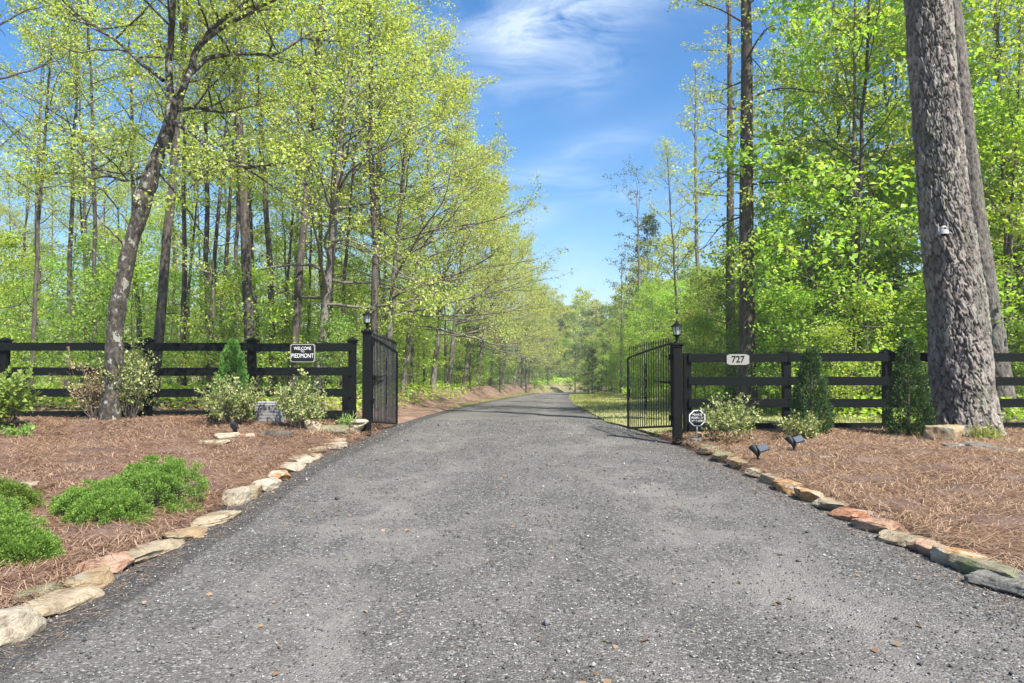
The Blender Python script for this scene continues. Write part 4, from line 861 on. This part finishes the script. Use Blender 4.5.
fl = fence('board_fence', 'black four board fence left of the gate with capped posts', yl, [X(-102, yl), X(3, yl), X(147, yl), X(251, yl), X(352, yl)], [Hh(347, yl), Hh(371.5, yl), Hh(392.5, yl), Hh(414.5, yl)], Hh(341, yl), X(-190, yl), X(363, yl))
fr = fence('board_fence', 'black four board fence right of the gate with capped posts', yr_, [X(687.5, yr_), X(787, yr_), X(888, yr_), X(988, yr_), X(1089, yr_)], [Hh(357.5, yr_), Hh(381, yr_), Hh(402.5, yr_), Hh(426.5, yr_)], Hh(353, yr_), X(683, yr_), X(1180, yr_), skip_caps=(0,))
# short support post standing just behind the left fence end
sp_o = MB().box((0, 0, .5), (.13, .12, 1.3), bev=.006).build('support_post', M['post']); sp_o.location = (X(346, 14.2), 14.2, gz(X(346, 14.2), 14.2)); tag(sp_o, 'short black post behind the fence left of the left gate post', 'post')

# ------------------------------------------------------------------ gate posts with lanterns
def gate_post(px, y, z0, z1, label, flip):
    x = X(px, y); root = empty('gate_post', (x, y, z0), label=label, cat='gate post'); h = z1 - z0
    MB().box((0, 0, h / 2 - .10), (.148, .148, h + .2), bev=.008).build('post', M['post'], root)
    c = MB(); c.box((0, 0, 0), (.21, .21, .03), bev=.006); c.box((0, 0, -.035), (.18, .18, .03), bev=.005); k = c.build('post_cap', M['post'], root); k.location = (0, 0, h + .015)
    l = MB(); l.cyl((0, 0, 0), (0, 0, .03), .06, .05, 16); l.cyl((0, 0, .03), (0, 0, .10), .028, .022, 12); l.ball((0, 0, .085), .034, (1, 1, .6)); l.cyl((0, 0, .10), (0, 0, .135), .025, .062, 12); l.cyl((0, 0, .135), (0, 0, .15), .066, .066, 12)
    for a in range(6):
        t = a * math.pi / 3; l.cyl((.056 * math.cos(t), .056 * math.sin(t), .145), (.078 * math.cos(t), .078 * math.sin(t), .285), .005, .005, 6)
    la = l.build('lantern', M['iron'], root); la.location = (0, 0, h + .03)
    MB().cyl((0, 0, .15), (0, 0, .285), .050, .072, 6).build('glass', M['glass'], la)
    rf = MB(); rf.cyl((0, 0, .283), (0, 0, .296), .108, .104, 16); rf.cyl((0, 0, .296), (0, 0, .345), .100, .036, 16); rf.cyl((0, 0, .345), (0, 0, .362), .036, .03, 12); rf.ball((0, 0, .375), .016); rf.cyl((0, 0, .385), (0, 0, .42), .008, .002, 8); rf.build('lantern_roof', M['iron'], la)
    hg = MB()
    for z in (h * .28, h * .88): hg.box((-flip * .10, .02, z), (.05, .03, .07), bev=.004); hg.cyl((-flip * .125, .02, z - .05), (-flip * .125, .02, z + .05), .014)
    hg.build('hinge', M['iron'], root)
    return x
zl, zr = Hh(428, 13.0), Hh(446, 11.75)
xgl = gate_post(367, 13.0, zl, Hh(332, 13.0), 'black left gate post topped by a lantern', 1 * -1)
xgr = gate_post(677, 11.75, zr, Hh(345, 11.75), 'black right gate post topped by a lantern', 1)

# ------------------------------------------------------------------ iron gate leaves
def gate(label, hx, hy, hb, fx_, fy, fb, ht, ft, mesh=False):
    """hinge and free end, bottom heights hb/fb, frame top heights ht/ft"""
    L = math.hypot(fx_ - hx, fy - hy); rz = math.atan2(fy - hy, fx_ - hx); root = empty('iron_gate', (hx, hy, 0), rz, label, 'gate')
    bot = lambda s: hb + (fb - hb) * s; top = lambda s: ht + (ft - ht) * (s ** 1.15)
    f = MB(); N = 14
    f.cyl((0, 0, bot(0)), (0, 0, top(0)), .024, n=8); f.cyl((L, 0, bot(1)), (L, 0, top(1)), .024, n=8)
    for i in range(N):
        a, b = i / N, (i + 1) / N; f.cyl((a * L, 0, top(a)), (b * L, 0, top(b)), .02, n=8)
    f.cyl((0, 0, bot(0)), (L, 0, bot(1)), .02, n=8); f.build('frame', M['iron'], root)
    for i in range(1, 19):
        s = i / 19; p = MB(); p.cyl((s * L, 0, bot(s)), (s * L, 0, top(s) + .05 + .13 * s), .009, n=6); p.cyl((s * L, 0, top(s) + .04 + .13 * s), (s * L, 0, top(s) + .12 + .13 * s), .017, .001, 6); p.build('picket', M['iron'], root)
    o = MB()   # scroll work down the middle
    for zc in (.30, .42, .58, .72):
        s = .56; z = bot(s) + (top(s) - bot(s)) * zc
        for k in range(10):
            a, b = k / 10 * 2 * math.pi, (k + 1) / 10 * 2 * math.pi
            o.cyl((s * L + .055 * math.cos(a), 0, z + .075 * math.sin(a)), (s * L + .055 * math.cos(b), 0, z + .075 * math.sin(b)), .008, n=5)
    for k in range(16):
        a, b = k / 16, (k + 1) / 16; f_ = lambda u: (s * L + .045 * math.sin(u * 19), .0, bot(s) + (top(s) - bot(s)) * (.18 + .66 * u)); s = .56
        o.cyl(f_(a), f_(b), .010, n=5)
    o.build('scrollwork', M['iron'], root)
    o = MB(); z = bot(0) + (top(0) - bot(0)) * .52; o.box((.28, -.04, z), (.62, .035, .04), bev=.004); o.box((.06, -.05, z), (.14, .07, .09), bev=.008); o.cyl((.55, -.04, z), (.98, -.04, z + .01), .012); o.build('opener_arm', M['iron'], root)
    o = MB(); z = bot(1) + (top(1) - bot(1)) * .5; o.box((L - .03, 0, z), (.10, .05, .16), bev=.006); o.build('latch', M['iron'], root)
    if mesh:      # fine welded mesh on the leaf
        w_ = MB()
        for i in range(80):
            s = (i + .5) / 80; w_.box((s * L, .012, (bot(s) + top(s)) / 2 + .07), (.004, .003, top(s) - bot(s) + .14))
        for i in range(44):
            u = (i + .5) / 44; a = (0.02 * L, .016, bot(.02) + (top(.02) - bot(.02)) * u); b = (.98 * L, .016, bot(.98) + (top(.98) - bot(.98)) * u); w_.cyl(a, b, .0022, n=4)
        m, n_, l_, p_ = new_mat('galvanised_mesh'); p_.inputs['Base Color'].default_value = (.17, .17, .18, 1); p_.inputs['Metallic'].default_value = .0; p_.inputs['Roughness'].default_value = .5
        w_.build('wire_mesh', m, root)
    return root
gate('open black iron gate leaf hinged on the right gate post', X(671.5, 11.85), 11.85, Hh(426, 11.85), X(628, 14.2), 14.2, Hh(428, 14.2), Hh(343.5, 11.85), Hh(358, 14.2))
gate('open black iron gate leaf with wire mesh on the left gate post', X(371.5, 13.1), 13.1, Hh(421.5, 13.1), X(397, 15.4), 15.4, Hh(423.5, 15.4), Hh(337, 13.1), Hh(352, 15.4), mesh=True)

# ------------------------------------------------------------------ signs
def text_part(s, size, mat, parent, loc, name='lettering', xs=1.0, bold=.0):
    cu = bpy.data.curves.new('lettering', 'FONT'); cu.body = s; cu.size = size; cu.align_x = 'CENTER'; cu.align_y = 'CENTER'; cu.extrude = .0015; cu.offset = bold
    t = bpy.data.objects.new('tmp', cu); C.objects.link(t); dg = bpy.context.evaluated_depsgraph_get(); me = bpy.data.meshes.new_from_object(t.evaluated_get(dg)); bpy.data.objects.remove(t)
    me.materials.clear(); o = link(name, me, mat, parent); o.location = loc; o.rotation_euler = (R(90), 0, 0); o.scale = (xs, 1, 1); return o
def plate(parent, name, outline, th, mat, y=0):
    bm = bmesh.new(); vs_ = [bm.verts.new((a, y, b)) for a, b in outline]; f = bm.faces.new(vs_); r_ = bmesh.ops.extrude_face_region(bm, geom=[f]); bmesh.ops.translate(bm, vec=(0, th, 0), verts=[v for v in r_['geom'] if isinstance(v, bmesh.types.BMVert)])
    bmesh.ops.recalc_face_normals(bm, faces=bm.faces); me = bpy.data.meshes.new(name); bm.to_mesh(me); bm.free(); return link(name, me, mat, parent)
def rrect(w_, h_, c, n=5):
    out = []
    for (cx, cz, a0) in ((w_ / 2 - c, h_ / 2 - c, 0), (-w_ / 2 + c, h_ / 2 - c, 90), (-w_ / 2 + c, -h_ / 2 + c, 180), (w_ / 2 - c, -h_ / 2 + c, 270)):
        for k in range(n + 1): a = R(a0 + 90 * k / n); out.append((cx + c * math.cos(a), cz + c * math.sin(a)))
    return out
ysg = yl - .10
sg = empty('welcome_sign', (X(302.5, ysg), ysg, Hh(353, ysg)), label='small black welcome sign with silver letters on the left fence', cat='sign')
plate(sg, 'border', rrect(.47, .345, .045), .012, M['sign_grey'], .004); plate(sg, 'panel', rrect(.43, .305, .035), .01, M['sign_black'], -.002)
text_part('WELCOME', .085, M['white_line'], sg, (0, -.005, .085), xs=.80, bold=.0); text_part('TO', .05, M['white_line'], sg, (0, -.005, .028)); text_part('PIEDMONT', .115, M['white_line'], sg, (0, -.005, -.055), xs=.74, bold=.0)
ysn = yr_ - .09
ns = empty('number_sign', (X(738, ysn), ysn, Hh(359.5, ysn)), label='grey house number plate on the top board of the right fence', cat='sign')
ol = [(-.20, -.07), (-.15, -.095), (.15, -.095), (.20, -.07), (.20, .07), (.14, .095), (-.14, .095), (-.20, .07)]
plate(ns, 'panel', ol, .02, M['sign_grey'], -.002); text_part('727', .165, M['sign_black'], ns, (0, -.005, 0), bold=.003, xs=.95)
xo, yo = X(697, 11.35), 11.35
oc = empty('octagon_sign', (xo, yo, gz(xo, yo)), label='small black octagon warning sign on a thin white stake', cat='sign'); zc_ = Hh(418, yo) - gz(xo, yo)
octo = lambda r0: [(r0 * math.cos(R(22.5 + 45 * k)), zc_ + r0 * math.sin(R(22.5 + 45 * k))) for k in range(8)]
plate(oc, 'border', octo(.145), .006, M['white'], .002); plate(oc, 'panel', octo(.127), .006, M['sign_black'], -.003)
for i, s in enumerate(('PRIVATE', 'PROPERTY', 'NO ENTRY')): text_part(s, .052, M['white_line'], oc, (0, -.005, zc_ + .055 - .052 * i), xs=.82)
MB().box((0, .011, (zc_ - .1) / 2 - .04), (.018, .006, zc_ - .06)).build('stake', M['stake'], oc)

# ------------------------------------------------------------------ grey slatted box, spotlights, camera
bx_, by_ = X(268, 12.3), 12.3
gb = empty('slatted_box', (bx_, by_, gz(bx_, by_) + .02), label='grey horizontally slatted box in front of the left fence below the welcome sign', cat='box')
MB().box((0, .14, .20), (.50, .24, .40), bev=.02).build('body', M['box_grey'], gb)
for k in range(14): MB().box((0, .014, .03 + k * .0265), (.47, .018, .017), rot=Matrix.Rotation(R(24), 3, 'X'), bev=.003).build('slat', M['box_grey'], gb)
t_ = MB().box((0, .13, .412), (.49, .23, .028), bev=.012).build('lid', M['box_grey'], gb)
def spot(px, py, label, rz):
    x, y = ground_at(px, py); o = empty('solar_spotlight', (x, y, gz(x, y) + .03), rz, label, 'garden light')
    MB().cyl((0, 0, -.08), (0, 0, .11), .014, .016).build('stake', M['dark_plastic'], o)
    j = MB(); j.ball((0, 0, .12), .026); j.box((0, 0, .135), (.045, .05, .04), bev=.008); j.build('joint', M['dark_plastic'], o)
    h = MB(); h.cyl((.0, .0, .14), (-.05, .07, .23), .030, .056, 18); h.ball((.0, .0, .14), .032); h.build('lamp_head', M['dark_plastic'], o)
    MB().cyl((-.0505, .0705, .231), (-.0515, .0715, .233), .048, .048, 18).build('lens', M['lens'], o)
    p = MB(); p.box((.06, -.02, .215), (.135, .12, .012), rot=Matrix.Rotation(R(-18), 3, 'Y') @ Matrix.Rotation(R(38), 3, 'X'), bev=.003); p.build('panel_frame', M['dark_plastic'], o)
    q = MB(); q.box((.062, -.026, .223), (.118, .104, .004), rot=Matrix.Rotation(R(-18), 3, 'Y') @ Matrix.Rotation(R(38), 3, 'X')); q.build('solar_panel', M['solar'], o)
spot(757, 466, 'black solar spotlight on the right straw bed, the one nearer the drive', 0)
spot(793, 456, 'black solar spotlight on the right straw bed, the one nearer the light arborvitae', 0)
spot(236, 441, 'black solar spotlight below the variegated shrub on the left bed', 2.6)
yc = yp - .50; cxw = X(945, yc); cz = Hh(232, yc)
cm = empty('security_camera', (cxw, yc, cz), label='white security camera with two antennas mounted on the huge pine', cat='camera'); cm.scale = (.88, .88, .88)
MB().box((0, .06, .03), (.07, .07, .13), bev=.015).build('mount', M['cam_white'], cm)
b_ = MB(); b_.cyl((0, -.02, -.035), (0, -.02, .035), .085, .078, 24); b_.cyl((0, -.02, .035), (0, -.02, .048), .07, .05, 24); b_.build('body', M['cam_white'], cm)
MB().ball((0, -.02, .075), .052, n=20).build('head', M['cam_white'], cm); MB().ball((0, -.055, .072), .026, n=14).build('lens', M['lens'], cm); MB().ball((0, -.02, -.04), .055, (1, 1, .7), 16).build('underside_dome', M['lens'], cm)
for s in (-1, 1): MB().cyl((s * .085, 0, .0), (s * .093, .0, .17), .009, .006, 8).build('antenna', M['cam_white'], cm)

# ------------------------------------------------------------------ the air
hm = bpy.data.materials.new('haze'); hm.use_nodes = True; hn = hm.node_tree.nodes; hn.clear()
pv = hn.new('ShaderNodeVolumePrincipled'); pv.inputs['Color'].default_value = (.90, .94, 1.0, 1); pv.inputs['Density'].default_value = .0010; pv.inputs['Anisotropy'].default_value = .2
ho = hn.new('ShaderNodeOutputMaterial'); hm.node_tree.links.new(pv.outputs[0], ho.inputs['Volume'])
hb = MB().box((0, 330, 12), (1300, 1100, 70)).build('haze', hm); hb['kind'] = 'stuff'; hb['label'] = 'thin pale air over the woods'
sc.cycles.volume_bounces = 0
